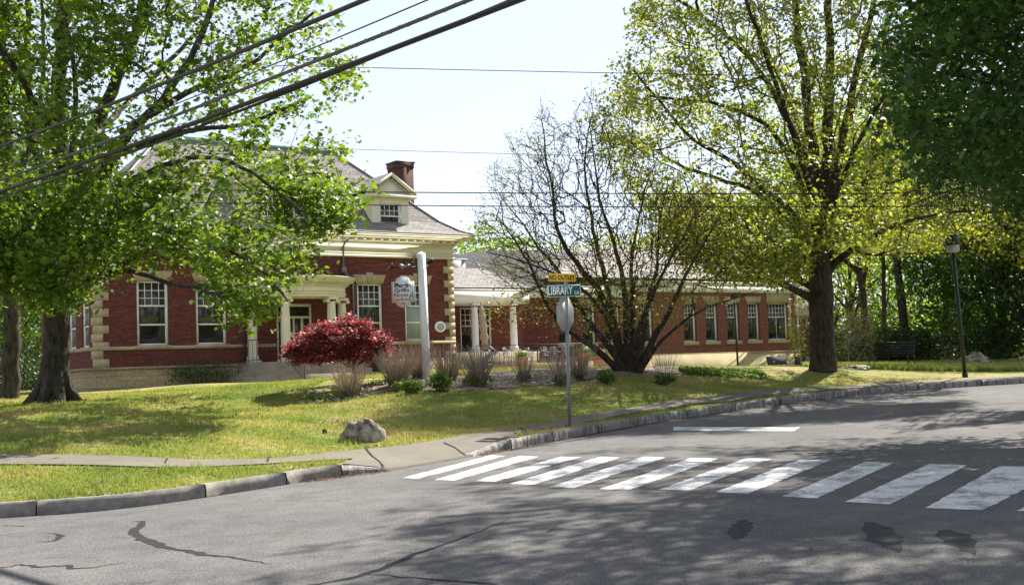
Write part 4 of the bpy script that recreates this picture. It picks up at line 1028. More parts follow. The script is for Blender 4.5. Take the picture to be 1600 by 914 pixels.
A3b = crown_pts([(900,330),(1150,330),(1150,460),(1040,500),(960,520),(760,500),(750,480),(900,440)], 420, D3, 3.0, 64, gap=-.5)
lc = leaf_cloud('leaf_sprays', np.repeat(A3b, 16, 0) + np.random.default_rng(5).standard_normal((len(A3b) * 16, 3)) * .22, .07, M['l_bud'], None, 'quad', 9)
mm = [o for o in COL.objects if o.name == 'multistem_tree'][0]; lc.parent = mm; lc.location = -Vector(mm.location)

# street maple hanging in at the upper right (trunk stands on the verge outside the frame)
TR = np.array([12.9, 20.5, road_z(12.9, 20.5) + .1])
limbs = [([TR, TR + (-.1, 0, 2), TR + (-.3, .1, 4), TR + (-.2, 0, 6.5), TR + (0, 0, 9), TR + (.2, 0, 12)], .38, .08),
         ([TR + (-.2, 0, 3.6), TR + (-1.8, -.2, 4.8), TR + (-3.6, -.4, 5.4), TR + (-5.6, -.6, 5.8)], .16, .04), ([TR + (-.2, 0, 4.4), TR + (-1.5, .8, 6.4), TR + (-3.4, 1.2, 8), TR + (-5, 1.6, 9)], .16, .04),
         ([TR + (-.2, 0, 4.8), TR + (-1.8, -2, 6.6), TR + (-3, -4, 8)], .15, .04), ([TR + (-.2, 0, 4.2), TR + (1.8, -2, 6.6), TR + (3.5, -3, 8)], .15, .04), ([TR + (-.2, 0, 4.2), TR + (1.8, 2, 6.4), TR + (3, 3.6, 8)], .15, .04)]
polyR = [(1420,-330),(1900,-330),(1960,40),(1880,300),(1700,360),(1600,330),(1560,290),(1500,270),(1462,285),(1430,255),(1405,240),(1430,205),(1395,185),(1405,140),(1372,110),(1385,60),(1362,40),(1395,0),(1370,-60)]
AR = crown_pts(polyR, 1000, 19.5, 3.6, 71, gap=-.3, f=1.3)
_g = np.random.default_rng(70); _q = np.stack([_g.uniform(-1, 13, 9000), _g.uniform(13, 30, 9000), _g.uniform(8, 14.5, 9000)], 1)  # unseen upper crown added above the frame to shade the near road
_q = _q[(_q[:, 2] > 3.2 + .318 * _q[:, 1]) & (_q[:, 0] > 3.9 + (_q[:, 1] - 19) * .34 - .5 * lnoise(_q, .5, 3) * 4) & (lnoise(_q, .8, 4) > -.5)][:1050]
limbs += [([TR + (-.2, 0, 6), TR + (-2.5, 1, 9), TR + (-5, 1.5, 10.5), TR + (-8, 2, 11.5)], .17, .05), ([TR + (-.2, 0, 5.5), TR + (-2.5, -3, 9), TR + (-6, -4, 10.5)], .15, .05), ([TR + (-.2, 0, 6), TR + (-1.5, 4, 9.5), TR + (-3, 7, 11.5)], .15, .05)]
AR = np.concatenate([AR, _q])
grow('street_maple', limbs, AR, M['bark_dark'], dict(mat=M['l_dark'], size=.10, per=46, spread=.22, shape='maple', up=.5), 'dark green maple reaching in over the road at the upper right corner', cat='tree', seed=72)
# spruce twigs hanging below it
SP = np.array([13.5, 27.5, 0]); SP[2] = road_z(13.5, 27.5) + .1
rg = np.random.default_rng(77)
TS = empty('spruce_tree', tuple(SP), 0, 'dark spruce with long drooping twigs hanging below the maple leaves', 'tree')
m = MB(); m.tube([(0, 0, -.1), (0, 0, 6), (0, 0, 13)], [.3, .2, .05], 10)
LN = []
for k in range(26):
    ang = rg.uniform(0, 2 * math.pi) if k > 13 else rg.uniform(2.4, 4.0); z0 = rg.uniform(4.0, 12) if k > 13 else rg.uniform(5.0, 6.4); L = max(1, (14 - z0) * .48) if k > 13 else rg.uniform(3.2, 4.9)
    e = np.array([math.cos(ang), math.sin(ang), 0]); pts = [np.array([0, 0, z0]) + e * L * t + np.array([0, 0, .5 * t - 1.0 * t * t]) for t in np.linspace(0, 1, 6)]
    m.tube(pts, np.linspace(.05, .015, 6), 5)
    for j in range(30):
        t = rg.uniform(.15, 1); b0 = np.array([0, 0, z0]) + e * L * t + np.array([0, 0, .5 * t - 1.0 * t * t]) + rg.standard_normal(3) * np.array([.25, .25, .05]); l2 = rg.uniform(.35, 1.15)
        q = b0 + np.array([0, 0, -1]) * l2 * rg.random((55, 1)) + rg.standard_normal((55, 3)) * .035; LN.append(q)
m.build('trunk', M['bark_dark'], TS, smooth=True)
leaf_cloud('crown', np.concatenate(LN), .12, M['l_ever'], TS, 'needle', 3, hang=.9)

# a second street tree out of frame on the right that shades the near road
def gen_tree(name, label, base, h, r, zc, leafm, size, per, n, seed, barkm='bark_dark', shape='quad', group=None, tr=.22, gap=-.6, lean=0):
    rg = np.random.default_rng(seed); base = np.array(base, float)
    d = rg.standard_normal((n * 3, 3)); d /= np.linalg.norm(d, axis=1, keepdims=True); rr = rg.random(n * 3) ** .45
    A = d * rr[:, None] * np.array([r, r, (h - zc) / 1.0]) ; A[:, 2] = A[:, 2] * .5 + (h + zc) / 2
    A *= np.array([1, 1, 1]); A = A[lnoise(A, 2.2 / r, seed) > gap][:n] + base
    limbs = [([base + (0, 0, -.2), base + (.1, 0, zc * .5), base + (lean, .1, zc), base + (lean * 1.5, 0, (h + zc) / 2), base + (lean, 0, h * .93)], tr, tr * .15)]
    for k in range(5):
        a = k * 1.256 + rg.random(); e = np.array([math.cos(a), math.sin(a), 0])
        limbs.append(([base + (lean, .1, zc * (.8 + .1 * k)), base + e * r * .35 + (lean, 0, zc * .9 + (h - zc) * .25), base + e * r * .7 + (lean, 0, zc + (h - zc) * .5)], tr * .5, tr * .15))
    return grow(name, limbs, A, M[barkm], dict(mat=leafm, size=size, per=per, spread=.05 * r + .15, shape=shape), label, seed=seed, group=group, step=.9, tip=.012)
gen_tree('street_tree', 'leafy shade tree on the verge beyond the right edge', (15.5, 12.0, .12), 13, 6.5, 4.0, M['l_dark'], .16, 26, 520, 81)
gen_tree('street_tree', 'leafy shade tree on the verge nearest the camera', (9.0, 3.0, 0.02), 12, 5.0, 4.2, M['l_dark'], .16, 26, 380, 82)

# background trees
def ground_at(px, d, z=None):
    v = ray(px, 560); x = v[0] / v[1] * d; return (x, d, gz(x, d) - .05)
M['l_lite'] = leaf('fresh_green_leaves', [(0, (.10, .19, .03)), (.5, (.16, .27, .045)), (1, (.26, .34, .07))], .45, (1.4, 1.4, .5))
BG = [  # px, depth, height, radius, crown base, leaf mat, leaf size, per, n, label, group
 (772, 98, 12.5, 5.5, 3.0, 'l_lite', .30, 22, 260, 'light green tree rising behind the colonnade roof', None),
 (715, 92, 10.5, 4.0, 3.0, 'l_lite', .28, 20, 160, 'small light green tree just behind the right corner of the brick library', None),
 (845, 112, 13, 6.0, 3.0, 'l_back', .32, 20, 220, 'tree partly hidden behind the dark slate bay roof', None),
 (1085, 108, 16.5, 7.0, 3.0, 'l_oak', .30, 20, 300, 'yellowish tree behind the middle of the long wing roof', None),
 (1200, 112, 17.5, 7.5, 3.0, 'l_back', .34, 20, 320, 'tall green tree behind the right end of the long wing', None),
 (960, 118, 14, 7.0, 3.0, 'l_oak', .32, 18, 240, 'hazy tree behind the multi stemmed tree', None),
 (1352, 66, 15, 5.5, 5.0, 'l_back', .26, 24, 340, 'woodland tree right behind the pale twiggy bush', 'trees in the wood behind the lawn'),
 (1335, 80, 15, 6.0, 3.5, 'l_back', .24, 20, 280, 'woodland tree behind the low garage roof', 'trees in the wood behind the lawn'),
 (1480, 60, 11.5, 5.0, 5.0, 'l_dark', .20, 22, 240, 'forked dark trunk tree left of the tall lamp post', 'trees in the wood behind the lawn'),
 (1440, 88, 12, 6.5, 2.5, 'l_lite', .26, 20, 240, 'pale green tree seen between the wood trunks', 'trees in the wood behind the lawn'),
 (1300, 100, 17, 7.5, 2.5, 'l_back', .32, 22, 320, 'tall tree behind the oak trunk', 'trees in the wood behind the lawn'),
 (1570, 55, 9.0, 4.6, .4, 'l_dark', .20, 34, 520, 'broad dark tree sweeping to the ground right of the tall lamp post', 'trees in the wood behind the lawn'),
 (1640, 50, 10.5, 5.0, .4, 'l_dark', .20, 34, 420, 'dark tree at the right edge of the wood', 'trees in the wood behind the lawn'),
 (1530, 78, 5.2, 5.0, .4, 'l_back', .24, 28, 360, 'low rounded green tree under the bright gap of sky', 'trees in the wood behind the lawn'),
 (1410, 96, 8, 6.0, .5, 'l_back', .26, 20, 240, 'low dark tree far back in the wood', 'trees in the wood behind the lawn'),
 (40, 72, 17, 6.0, 1.5, 'l_back', .26, 26, 420, 'tree in the dark grove just left of the big maple trunk', 'trees of the grove on the left'),
 (-20, 62, 18, 6.0, 1.0, 'l_dark', .24, 26, 420, 'tree in the dark grove at the left edge', 'trees of the grove on the left'),
 (100, 84, 16, 6.0, 2.0, 'l_dark', .28, 24, 360, 'dark tree of the grove hidden behind the big maple trunk', 'trees of the grove on the left'),
 (10, 96, 19, 7.0, 1.5, 'l_back', .30, 24, 320, 'tall far tree of the grove on the left', 'trees of the grove on the left'),
]
for i, (px, d, h, r, zc, lm, ls, per, n, lb, grp) in enumerate(BG):
    gen_tree('woodland_tree' if grp else 'background_tree', lb, ground_at(px, d), h, r, zc, M[lm], ls, per, n, 200 + i, tr=.30 if d < 70 else .22, gap=-.55, group=grp)
# extra bare trunks that stand clear in the wood
for px, d, r_, lean, lb in [(1418, 58, .26, -.4, 'thick grey brown trunk behind the dark bench'), (1384, 64, .15, .2, 'slim dark trunk behind the pale twiggy bush')]:
    b0 = np.array(ground_at(px, d)); rgx = np.random.default_rng(px)
    dd = rgx.standard_normal((150, 3)) * np.array([2.6, 2.6, 2.2]) + b0 + np.array([0, 0, 10])
    grow('woodland_tree', [([b0 + (0, 0, -.2), b0 + (lean * .3, 0, 3), b0 + (lean, 0, 7), b0 + (lean * 1.3, 0, 12)], r_, r_ * .5)], dd, M['bark_dark'], dict(mat=M['l_back'], size=.24, per=24, spread=.4, shape='quad'), lb, group='trees in the wood behind the lawn', seed=px, step=.9, tip=.012)
# yellow-leaved tree right of the oak
DY = 47.0; by = np.array(ground_at(1660, DY))
limbs = [([by + (0, 0, -.2), by + (-.1, 0, 3), by + (-.3, 0, 6), by + (0, 0, 10)], .32, .1), ([by + (-.2, 0, 4), by + (-2.2, -.5, 5.6), by + (-4.6, -.8, 6.6), by + (-7, -1, 7.2)], .16, .04), ([by + (-.2, 0, 5), by + (-2.2, 1, 7), by + (-4.6, 1.5, 8.6)], .14, .04)]
AY = crown_pts([(1335,330),(1360,300),(1420,285),(1480,250),(1600,180),(1800,170),(1820,340),(1700,420),(1600,415),(1585,395),(1540,400),(1500,375),(1450,390),(1400,400),(1360,385),(1310,400),(1300,370)], 620, DY, 4.0, 91, gap=-.5, f=.9)
grow('golden_tree', limbs, AY, M['bark_dark'], dict(mat=M['l_yellow'], size=.15, per=30, spread=.32, shape='quad', up=.3), 'golden yellow leaved tree spreading behind the tall lamp post', seed=92)

fw = np.random.default_rng(300); n = 52000
ang = fw.uniform(-.62, .62, n); dist = fw.uniform(128, 150, n); top = 5.5 + 2.2 * np.sin(ang * 23) + 1.5 * np.sin(ang * 61 + 1); xx = np.tan(ang) * dist
top = np.where(xx < -28, 15, np.where(xx > 62, 9.5, np.where(xx > 46, 5.0, np.where(xx > 36, 6, top))))
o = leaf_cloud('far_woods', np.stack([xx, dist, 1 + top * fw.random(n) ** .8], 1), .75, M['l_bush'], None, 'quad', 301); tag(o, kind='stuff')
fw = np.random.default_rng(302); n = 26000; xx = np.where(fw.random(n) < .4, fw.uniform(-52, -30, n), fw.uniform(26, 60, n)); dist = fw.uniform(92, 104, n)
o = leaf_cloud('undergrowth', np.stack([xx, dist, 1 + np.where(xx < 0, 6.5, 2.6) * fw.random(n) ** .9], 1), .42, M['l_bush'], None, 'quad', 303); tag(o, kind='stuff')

# ---------------------------------------------------------------- Japanese maple
D4 = 29.5
def px_limb(d, pts, r0, r1): return (pl(d, *pts), r0, r1)
limbs = [px_limb(D4, [(556,606),(557,596),(553,585),(556,576),(552,568)], .06, .045), px_limb(D4, [(553,575),(540,567,-.2),(525,560,-.4),(505,552,-.5),(485,545,-.5)], .035, .01), px_limb(D4, [(555,572),(570,562,.2),(585,552,.4),(598,545,.4)], .035, .01),
         px_limb(D4, [(553,570),(548,550),(540,530),(530,512)], .03, .01), px_limb(D4, [(555,570),(560,545,.3),(568,522,.4),(575,508,.5)], .03, .01), px_limb(D4, [(554,572),(545,556,-.5),(550,540,-.9),(560,530,-1)], .025, .01)]
polyJ = [(446,552),(452,532),(474,520),(486,506),(508,508),(525,498),(548,493),(562,498),(585,508),(606,522),(618,546),(608,556),(590,552),(575,563),(560,560),(545,568),(525,558),(505,566),(485,556),(470,560)]
AJ = crown_pts(polyJ, 520, D4, 1.05, 101, gap=-.12, f=3.6)
AJ[:, 2] = np.round(AJ[:, 2] / .2 + .15 * np.sin(AJ[:, 0] * 5)) * .2 + np.random.default_rng(2).normal(0, .022, len(AJ)) - .05 * np.abs(AJ[:, 0] + 4)
grow('crimson_maple', limbs, AJ, M['bark'], dict(mat=M['l_red'], size=.052, per=40, spread=.085, shape='maple', up=1.2, hang=.15), 'low spreading crimson red maple beside the library sign post', seed=102, step=.2, tip=.0035, jit=.08)

# ---------------------------------------------------------------- shrubs
def shrub(name, px, py, d, w, h, label, lm='l_shrub', n=900, size=.05, stalks=0, sh=.6, group=None, cat='shrub', stems=True, base=None):
    b0 = at(px, py, d) if base is None else np.array(base)
    if base is None: b0[2] = gz(b0[0], b0[1])
    T_ = empty(name, tuple(b0), 0, label, cat, group); rg = np.random.default_rng(int(px * 7 + py))
    if n:
        c = rg.standard_normal((max(8, n // 26), 3)); c /= np.linalg.norm(c, axis=1, keepdims=True); c *= (rg.random(len(c)) ** .35)[:, None]
        c = c * np.array([w / 2, w / 2 * .8, h * .5]) * .85 + np.array([0, 0, h * .5]); P = np.repeat(c, 26, 0) + rg.standard_normal((len(c) * 26, 3)) * np.array([.12, .12, .10]) * w / 1.0 * .55
        P = P[P[:, 2] > .01]; leaf_cloud('foliage', P, size, M[lm], T_, 'quad', int(px), up=.3)
        m = MB()
        for i in range(10):
            a = i * .63; m.tube([(.04 * math.cos(a), .04 * math.sin(a), -.02), (w * .3 * math.cos(a), w * .3 * math.sin(a), h * .6)], [.01, .005], 4)
        m.build('stems', M['bark'], T_)
    if stalks:
        a = rg.uniform(0, 6.28, stalks); lean = rg.random(stalks) ** .7 * .55; L = sh * rg.uniform(.6, 1.15, stalks)
        r0 = rg.random(stalks) * w * .22; B0 = np.stack([r0 * np.cos(a), r0 * np.sin(a), np.zeros(stalks)], 1)
        dr = np.stack([np.cos(a) * np.sin(lean), np.sin(a) * np.sin(lean), np.cos(lean)], 1); tip_ = B0 + dr * L[:, None]
        sd_ = np.cross(dr, rg.standard_normal((stalks, 3))); sd_ /= np.linalg.norm(sd_, axis=1, keepdims=True)
        V = np.stack([B0 - sd_ * .006, B0 + sd_ * .006, tip_ + sd_ * .003, tip_ - sd_ * .003], 1).reshape(-1, 3)
        np_mesh('stalks', V, np.arange(stalks * 4), np.full(stalks, 4), M['stalk'], T_, uv=np.repeat(rg.random((stalks, 2)), 4, 0))
    return T_
shrub('perennial_clump', 547, 613, 27.4, .75, .3, 'clump of dry tan stalks in front of the crimson maple trunk', n=700, size=.04, stalks=260, sh=.8, cat='plant')
shrub('perennial_clump', 622, 606, 28.4, .9, .32, 'wide clump of grey purple stalks left of the white sign post', n=800, size=.04, stalks=420, sh=.9, cat='plant')
shrub('perennial_clump', 700, 600, 29.4, .9, .3, 'clump of grey purple stalks right behind the bright green shrub', n=500, size=.04, stalks=300, sh=.85, cat='plant')
shrub('perennial_clump', 655, 598, 30.2, .9, .3, 'tall dry stalks standing against the foot of the white sign post', n=300, size=.04, stalks=260, sh=.9, cat='plant')
shrub('green_shrub', 688, 612, 27.2, .68, .44, 'bright green rounded shrub at the foot of the white sign post', n=1500, size=.055)
shrub('green_shrub', 645, 613, 27.0, .62, .34, 'low bright green shrub left of the rounded one by the sign post', n=1200, size=.05)
shrub('green_shrub', 620, 609, 27.6, .4, .26, 'smallest green shrub at the left of the sign post planting', n=600, size=.05)
shrub('perennial_clump', 748, 603, 28.4, .8, .34, 'stalky clump with dark green base in the middle of the gravel bed', n=1300, size=.045, stalks=320, sh=.95, cat='plant')
shrub('perennial_clump', 818, 593, 29.8, .42, .28, 'small stalky clump in front of the tall terracotta planter', n=500, size=.045, stalks=120, sh=.6, cat='plant')
shrub('green_shrub', 877, 594, 29.4, .5, .36, 'green shrub just left of the street name pole', n=900, size=.05, stalks=140, sh=.95)
shrub('perennial_clump', 905, 588, 30.4, .5, .3, 'stalky clump just right of the street name pole', n=400, size=.05, stalks=200, sh=.9, cat='plant')
shrub('green_shrub', 946, 588, 30.0, .64, .34, 'fresh green shrub left of the multi stemmed trunk', n=1200, size=.05)
shrub('green_shrub', 1038, 587, 31.0, .66, .3, 'dark green shrub right of the multi stemmed trunk', n=1200, size=.05, stalks=60, sh=.9)
shrub('yew_bush', 0, 0, 0, 3.2, 1.0, 'broad dark yew bush against the stone base left of the steps', 'l_bush', n=4200, size=.06, base=tuple(B(3.9, -1.1, 1.32)))
shrub('hedge_bush', 0, 1, 0, 2.4, .55, 'yellow green hedge bush below the right window of the brick library', 'l_shrub', n=2400, size=.06, base=tuple(B(14.2, -1.0, 1.42)))
shrub('hedge_bush', 0, 2, 0, 2.2, .5, 'yellow green hedge bush at the right corner of the brick library', 'l_shrub', n=2200, size=.06, base=tuple(B(16.6, -1.2, 1.42)))
shrub('hedge_bush', 0, 3, 0, 1.3, .6, 'small dark bush beside the stone cheek of the steps', 'l_bush', n=1200, size=.06, base=tuple(B(12.9, -.7, 1.42)))
shrub('cover_plant', 508, 617, 27.6, 1.3, .16, 'low mat of green leaves left of the dry tan stalks', 'l_shrub', n=1600, size=.04, cat='plant')
shrub('cover_plant', 590, 603, 29.0, .6, .14, 'small green mat between crimson maple and sign post', 'l_shrub', n=500, size=.04, cat='plant')
for px, lb in ((1350, 'dark shrub behind the pale twiggy bush'), (1400, 'dark shrub behind the right end of the dark bench'), (1445, 'dark shrub right of the bench near the forked trunk'), (1540, 'dark shrub behind the grey boulder')):
    g0 = ground_at(px, 57 if px < 1500 else 52)
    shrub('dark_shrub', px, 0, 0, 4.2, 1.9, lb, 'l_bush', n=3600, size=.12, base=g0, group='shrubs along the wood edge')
for px, d, lb in ((5, 60, 'dark shrub at the left edge under the grove'), (52, 62, 'dark shrub just left of the big maple trunk')):
    shrub('dark_shrub', px, 0, 0, 4.0, 2.2, lb, 'l_bush', n=3600, size=.12, base=ground_at(px, d))
# pale twiggy bush behind the oak
D5 = 52.0; b5 = np.array(ground_at(1327, D5)); 
A5 = crown_pts([(1312,560),(1315,500),(1330,480),(1360,490),(1375,520),(1368,560),(1340,565)], 260, D5, 1.0, 111, gap=-.9)
grow('twiggy_bush', [([b5 + (0, 0, -.1), b5 + (-.1, 0, .6), b5 + (.1, 0, 1.4)], .05, .02), ([b5 + (.15, 0, -.1), b5 + (.5, 0, .6), b5 + (.9, 0, 1.1)], .04, .015)], A5, M['bark_pale'], dict(mat=M['l_bud'], size=.07, per=9, spread=.18, shape='quad'), 'pale twiggy bush with sparse buds right of the oak trunk', seed=112, step=.3, tip=.007)
A6 = crown_pts([(1240,470),(1262,475),(1262,560),(1245,560),(1236,520)], 90, D5, .8, 113, gap=-.9); b6 = np.array(ground_at(1250, D5))
grow('twiggy_bush', [([b6 + (0, 0, -.1), b6 + (.1, 0, .8), b6 + (0, 0, 1.5)], .04, .015)], A6, M['bark_pale'], dict(mat=M['l_bud'], size=.08, per=16, spread=.2, shape='quad'), 'pale leafy bush just left of the oak trunk', seed=114, step=.3, tip=.006)

# ---------------------------------------------------------------- rocks
def rock(px, py, d, w, h, label, mt='rock', seed=1, name='rock', sink=.15, group=None, dp=.8):
    rg = np.random.default_rng(seed); b0 = at(px, py, d); b0[2] = gz(b0[0], b0[1])
    n, mm_ = 26, 16; V = []; ph = rg.random((7, 3)) * 6
    for j in range(mm_ + 1):
        for i in range(n):
            a = 2 * math.pi * i / n; e = math.pi / 2 * (1 - j / mm_ * 1.15); v = np.array([math.cos(a) * math.cos(e), math.sin(a) * math.cos(e), math.sin(e)])
            k = 1 + .10 * math.sin(2.3 * v[0] * 1.5 + ph[0, 0]) + .08 * math.sin(3.7 * v[1] * 1.5 + v[2] * 3 + ph[1, 0]) + .06 * math.sin(8 * v[0] + 5 * v[2] + ph[2, 0]) + .05 * math.sin(14 * v[1] + 11 * v[0] + ph[3, 1]) + .03 * rg.standard_normal()
            V.append(v * k * np.array([w / 2, w / 2 * dp, h]) - (0, 0, sink * h))
    F = [(j*n+i, (j+1)*n+i, (j+1)*n+(i+1) % n, j*n+(i+1) % n) for j in range(mm_) for i in range(n)]
    o = np_mesh(name, V, np.array(F).ravel(), np.full(len(F), 4), M[mt]); o.location = b0; return tag(o, label, 'rock', group)
rock(568, 681, 21.3, .74, .45, 'rough grey lichen covered boulder on the front lawn', seed=5, name='boulder')
rock(1527, 574, 47, 1.7, .5, 'smooth pale grey boulder right of the tall lamp post', seed=8, name='boulder')
rock(1493, 573, 47, .8, .22, 'small pale rock just left of the tall lamp post', seed=9, name='boulder')
rock(1335, 577, 38, .9, .16, 'flat pale stone beside the pale twiggy bush', seed=10, name='boulder')
rock(725, 601, 28.6, .13, .12, 'small round tan stone in the gravel bed', seed=12)
ed = [(470, 625, .2), (484, 623, .16), (497, 622, .22), (512, 621, .2), (527, 621, .26), (543, 620, .22), (557, 619, .2), (571, 618, .18), (640, 616, .2)]
names = ['leftmost brown stone of the bed edging', 'second stone from the left in the bed edging', 'third stone from the left in the bed edging', 'flat stone of the edging under the green mat', 'longest stone of the bed edging', 'edging stone in front of the dry tan stalks', 'edging stone right of the dry tan stalks', 'rightmost stone of the bed edging', 'lone reddish stone at the lawn edge by the green shrubs']
for (px, py, w), lb in zip(ed, names): rock(px, py, 27.2, w, .09, lb, seed=px, group='bed edging stones')
# rotting stump nubs on the lawn
rock(507, 672, 21.9, .08, .09, 'small pale wood stub on the lawn left of the boulder', seed=15, name='wood_stub', mt='bark')

# ---------------------------------------------------------------- street sign
D6 = 23.4; bp = at(890, 662, D6); bp[2] = gz(bp[0], bp[1])
SG = empty('street_sign', tuple(bp), 0, 'green and yellow street name signs on steel pole with stop sign seen from behind', 'street sign'); SG.rotation_euler = (0, R(.6), 0)
mpx = D6 / FPX
m = MB(); Hp = 246 * mpx
m.prism([(-.032, -.012), (-.018, -.012), (-.012, .02), (.012, .02), (.018, -.012), (.032, -.012), (.032, -.006), (.022, -.006), (.016, .027), (-.016, .027), (-.022, -.006), (-.032, -.006)], 'z', -.3, Hp - .42)
m.tube([(0, 0, Hp - .45), (0, 0, Hp - .12)], .03, 10)
m.build('pole', M['steel'], SG)
def octagon(r): return [(r * math.cos(R(22.5 + 45 * i)), r * math.sin(R(22.5 + 45 * i))) for i in range(8)]
m = MB(); m.prism(octagon(.36), 'y', .030, .034); oc = m.build('stop_sign', M['steelback'], SG); zc = (662 - 486.5) * mpx
oc.location = (0, 0, zc); oc.rotation_euler = (0, 0, R(58))
M['red'] = plain('stop_red', (.45, .02, .02), .4, .5, .05)
m = MB(); m.prism(octagon(.345), 'y', .0345, .036); o = m.build('stop_face', M['red'], oc)
def plate(parent, name, w, h, z, x, y, mat_, border=None, th=.004):
    m = MB(); r = .03; pts = []
    for cx, cy, a0 in ((w/2 - r, h/2 - r, 0), (-w/2 + r, h/2 - r, 90), (-w/2 + r, -h/2 + r, 180), (w/2 - r, -h/2 + r, 270)):
        for k in range(5): a = R(a0 + k * 22.5); pts.append((cx + r * math.cos(a), cy + r * math.sin(a)))
    m.prism(pts, 'y', 0, th); o = m.build(name, M[border or mat_], parent); o.location = (x, y, z)
    if border:
        m = MB(); k = .012; m.prism([(p[0] * (1 - 2 * k / w), p[1] * (1 - 2 * k / h)) for p in pts], 'y', -.002, 0.0); m.build('sign_face', M[mat_], o)
    return o
def text(parent, s, size, loc, mt, sx_=1.0, bold=0.0, name='lettering', align='CENTER'):
    c = bpy.data.curves.new(name, 'FONT'); c.body = s; c.size = size; c.extrude = .0012; c.offset = bold; c.align_x = align; c.align_y = 'CENTER'
    o = bpy.data.objects.new(name, c); COL.objects.link(o); c.materials.append(M[mt]); o.parent = parent; o.location = loc; o.rotation_euler = (R(90), 0, 0); o.scale = (sx_, 1, 1)
    bpy.context.view_layer.update(); me = bpy.data.meshes.new_from_object(o.evaluated_get(bpy.context.evaluated_depsgraph_get())); me.materials.clear(); me.materials.append(M[mt])
    n_ = bpy.data.objects.new(name, me); COL.objects.link(n_); n_.parent = parent; n_.location = loc; n_.rotation_euler = o.rotation_euler; n_.scale = o.scale; bpy.data.objects.remove(o); return n_
gp = plate(SG, 'street_name_plate', 52.5 * mpx, 18.5 * mpx, (662 - 450.3) * mpx, -3.5 * mpx, -.05, 'green', 'signwhite'); gp.rotation_euler = (0, R(-1.0), R(2))
text(gp, 'LIBRARY', .215, (-.075, -.0045, 0), 'signwhite', .60, .004); text(gp, 'LA', .095, (.25, -.0045, -.045), 'signwhite', .8, .002)
gp2 = plate(SG, 'street_name_plate', 26 * mpx, 17 * mpx, (662 - 450.3) * mpx, 0, 0, 'green', 'signwhite'); gp2.rotation_euler = (0, 0, R(86)); gp2.location.z = (662 - 452.5) * mpx + .0
gp2.location = (0, 0, (662 - 452.3) * mpx); gp2['label'] = 'crossing plate seen edge on'
yp = plate(SG, 'no_outlet_plate', 43.5 * mpx, 12.8 * mpx, (662 - 429.5) * mpx, -6 * mpx, -.05, 'yellow'); yp.rotation_euler = (0, R(1.5), R(2))
text(yp, 'NO OUTLET', .125, (0, -.003, 0), 'ink', .72, .003)
m = MB(); m.box(-.035, .035, -.05, .03, (662 - 441.5) * mpx, (662 - 437) * mpx); m.box(-.02, .02, -.04, .02, (662 - 440) * mpx, (662 - 424) * mpx); m.build('bracket', M['steel'], SG)

# ---------------------------------------------------------------- library sign
D7 = 30.0; bs = at(667, 593, D7); bs[2] = gz(bs[0], bs[1]); mp = D7 / FPX
LS = empty('library_sign', tuple(bs), 0, 'white sign post with a hanging white library sign on an iron scroll bracket', 'sign'); LS.rotation_euler = (0, R(-.8), 0)
Hs = 198 * mp; w = .076
m = MB(); m.box(-w, w, -w, w, -.2, Hs - .03).add([(-w, -w, Hs - .03), (w, -w, Hs - .03), (w, w, Hs - .03), (-w, w, Hs - .03), (0, 0, Hs + .02)], [(0, 1, 4), (1, 2, 4), (2, 3, 4), (3, 0, 4)])
post = m.build('post', M['signwhite'], LS); post.rotation_euler = (0, 0, R(-24))
def arc(cx, cz, r, a0, a1, n=14, r1=None):
    r1 = r if r1 is None else r1; return [(cx + (r + (r1 - r) * i / n) * math.cos(R(a0 + (a1 - a0) * i / n)), 0, cz + (r + (r1 - r) * i / n) * math.sin(R(a0 + (a1 - a0) * i / n))) for i in range(n + 1)]
def z7(py): return (593 - py) * mp
m = MB(); xb = -.125
m.tube([(xb, 0, z7(448)), (xb, 0, z7(400))], .012, 6); m.tube(arc(xb - .04, z7(400), .04, 0, 330, 14, .012), .010, 5)
xe = -.80
m.tube([(xb, 0, z7(417)), (xe, 0, z7(417.5))], .012, 6); m.tube([(xb - .03, 0, z7(402)), (xe + .12, 0, z7(417))], .008, 5)
for cx, cz, r_, a0, a1 in ((xb - .13, z7(411), .10, 0, 500), (xb - .24, z7(413), .06, 180, 640), (xe + .02, z7(413), .07, -90, 400), (xe - .06, z7(418), .04, 0, 400), (xb - .08, z7(404), .07, -60, 300)):
    m.tube(arc(cx, cz, r_, a0, a1, 26, r_ * .25), .010, 5)
m.tube([(xe + .03, 0, z7(417)), (xe + .03, 0, z7(432))], .006, 5); m.tube([(-.26, 0, z7(417)), (-.26, 0, z7(432))], .006, 5)
m.build('scroll_bracket', M['black'], LS)
pw_, ph_ = .565, .785; cx = (633.8 - 667) * mp + .03; cz = z7(455.5)
def outline(k=0):
    pts = []; W2, H2 = pw_ / 2 - k, ph_ / 2 * .66 - k
    for i in range(13): a = R(180 - 180 * i / 12); pts.append((W2 * .66 * math.cos(a), H2 + (ph_ / 2 - k - H2) * math.sin(a)))
    p = [(-W2, -H2), (-W2, H2)] + pts + [(W2, H2), (W2, -H2)] + [(q[0], -q[1]) for q in reversed(pts)]
    return p
m = MB(); m.prism(outline(), 'y', -.015, .015); pn = m.build('sign_panel', M['signwhite'], LS); pn.location = (cx, 0, cz); pn.rotation_euler = (0, R(1), R(-6))
m = MB()
o1, o2_ = outline(.022), outline(.028); n = len(o1)
m.add([(p[0], -.0165, p[1]) for p in o1] + [(p[0], -.0165, p[1]) for p in o2_], [(i, (i+1) % n, n + (i+1) % n, n + i) for i in range(n)]); m.build('border', M['ink'], pn)
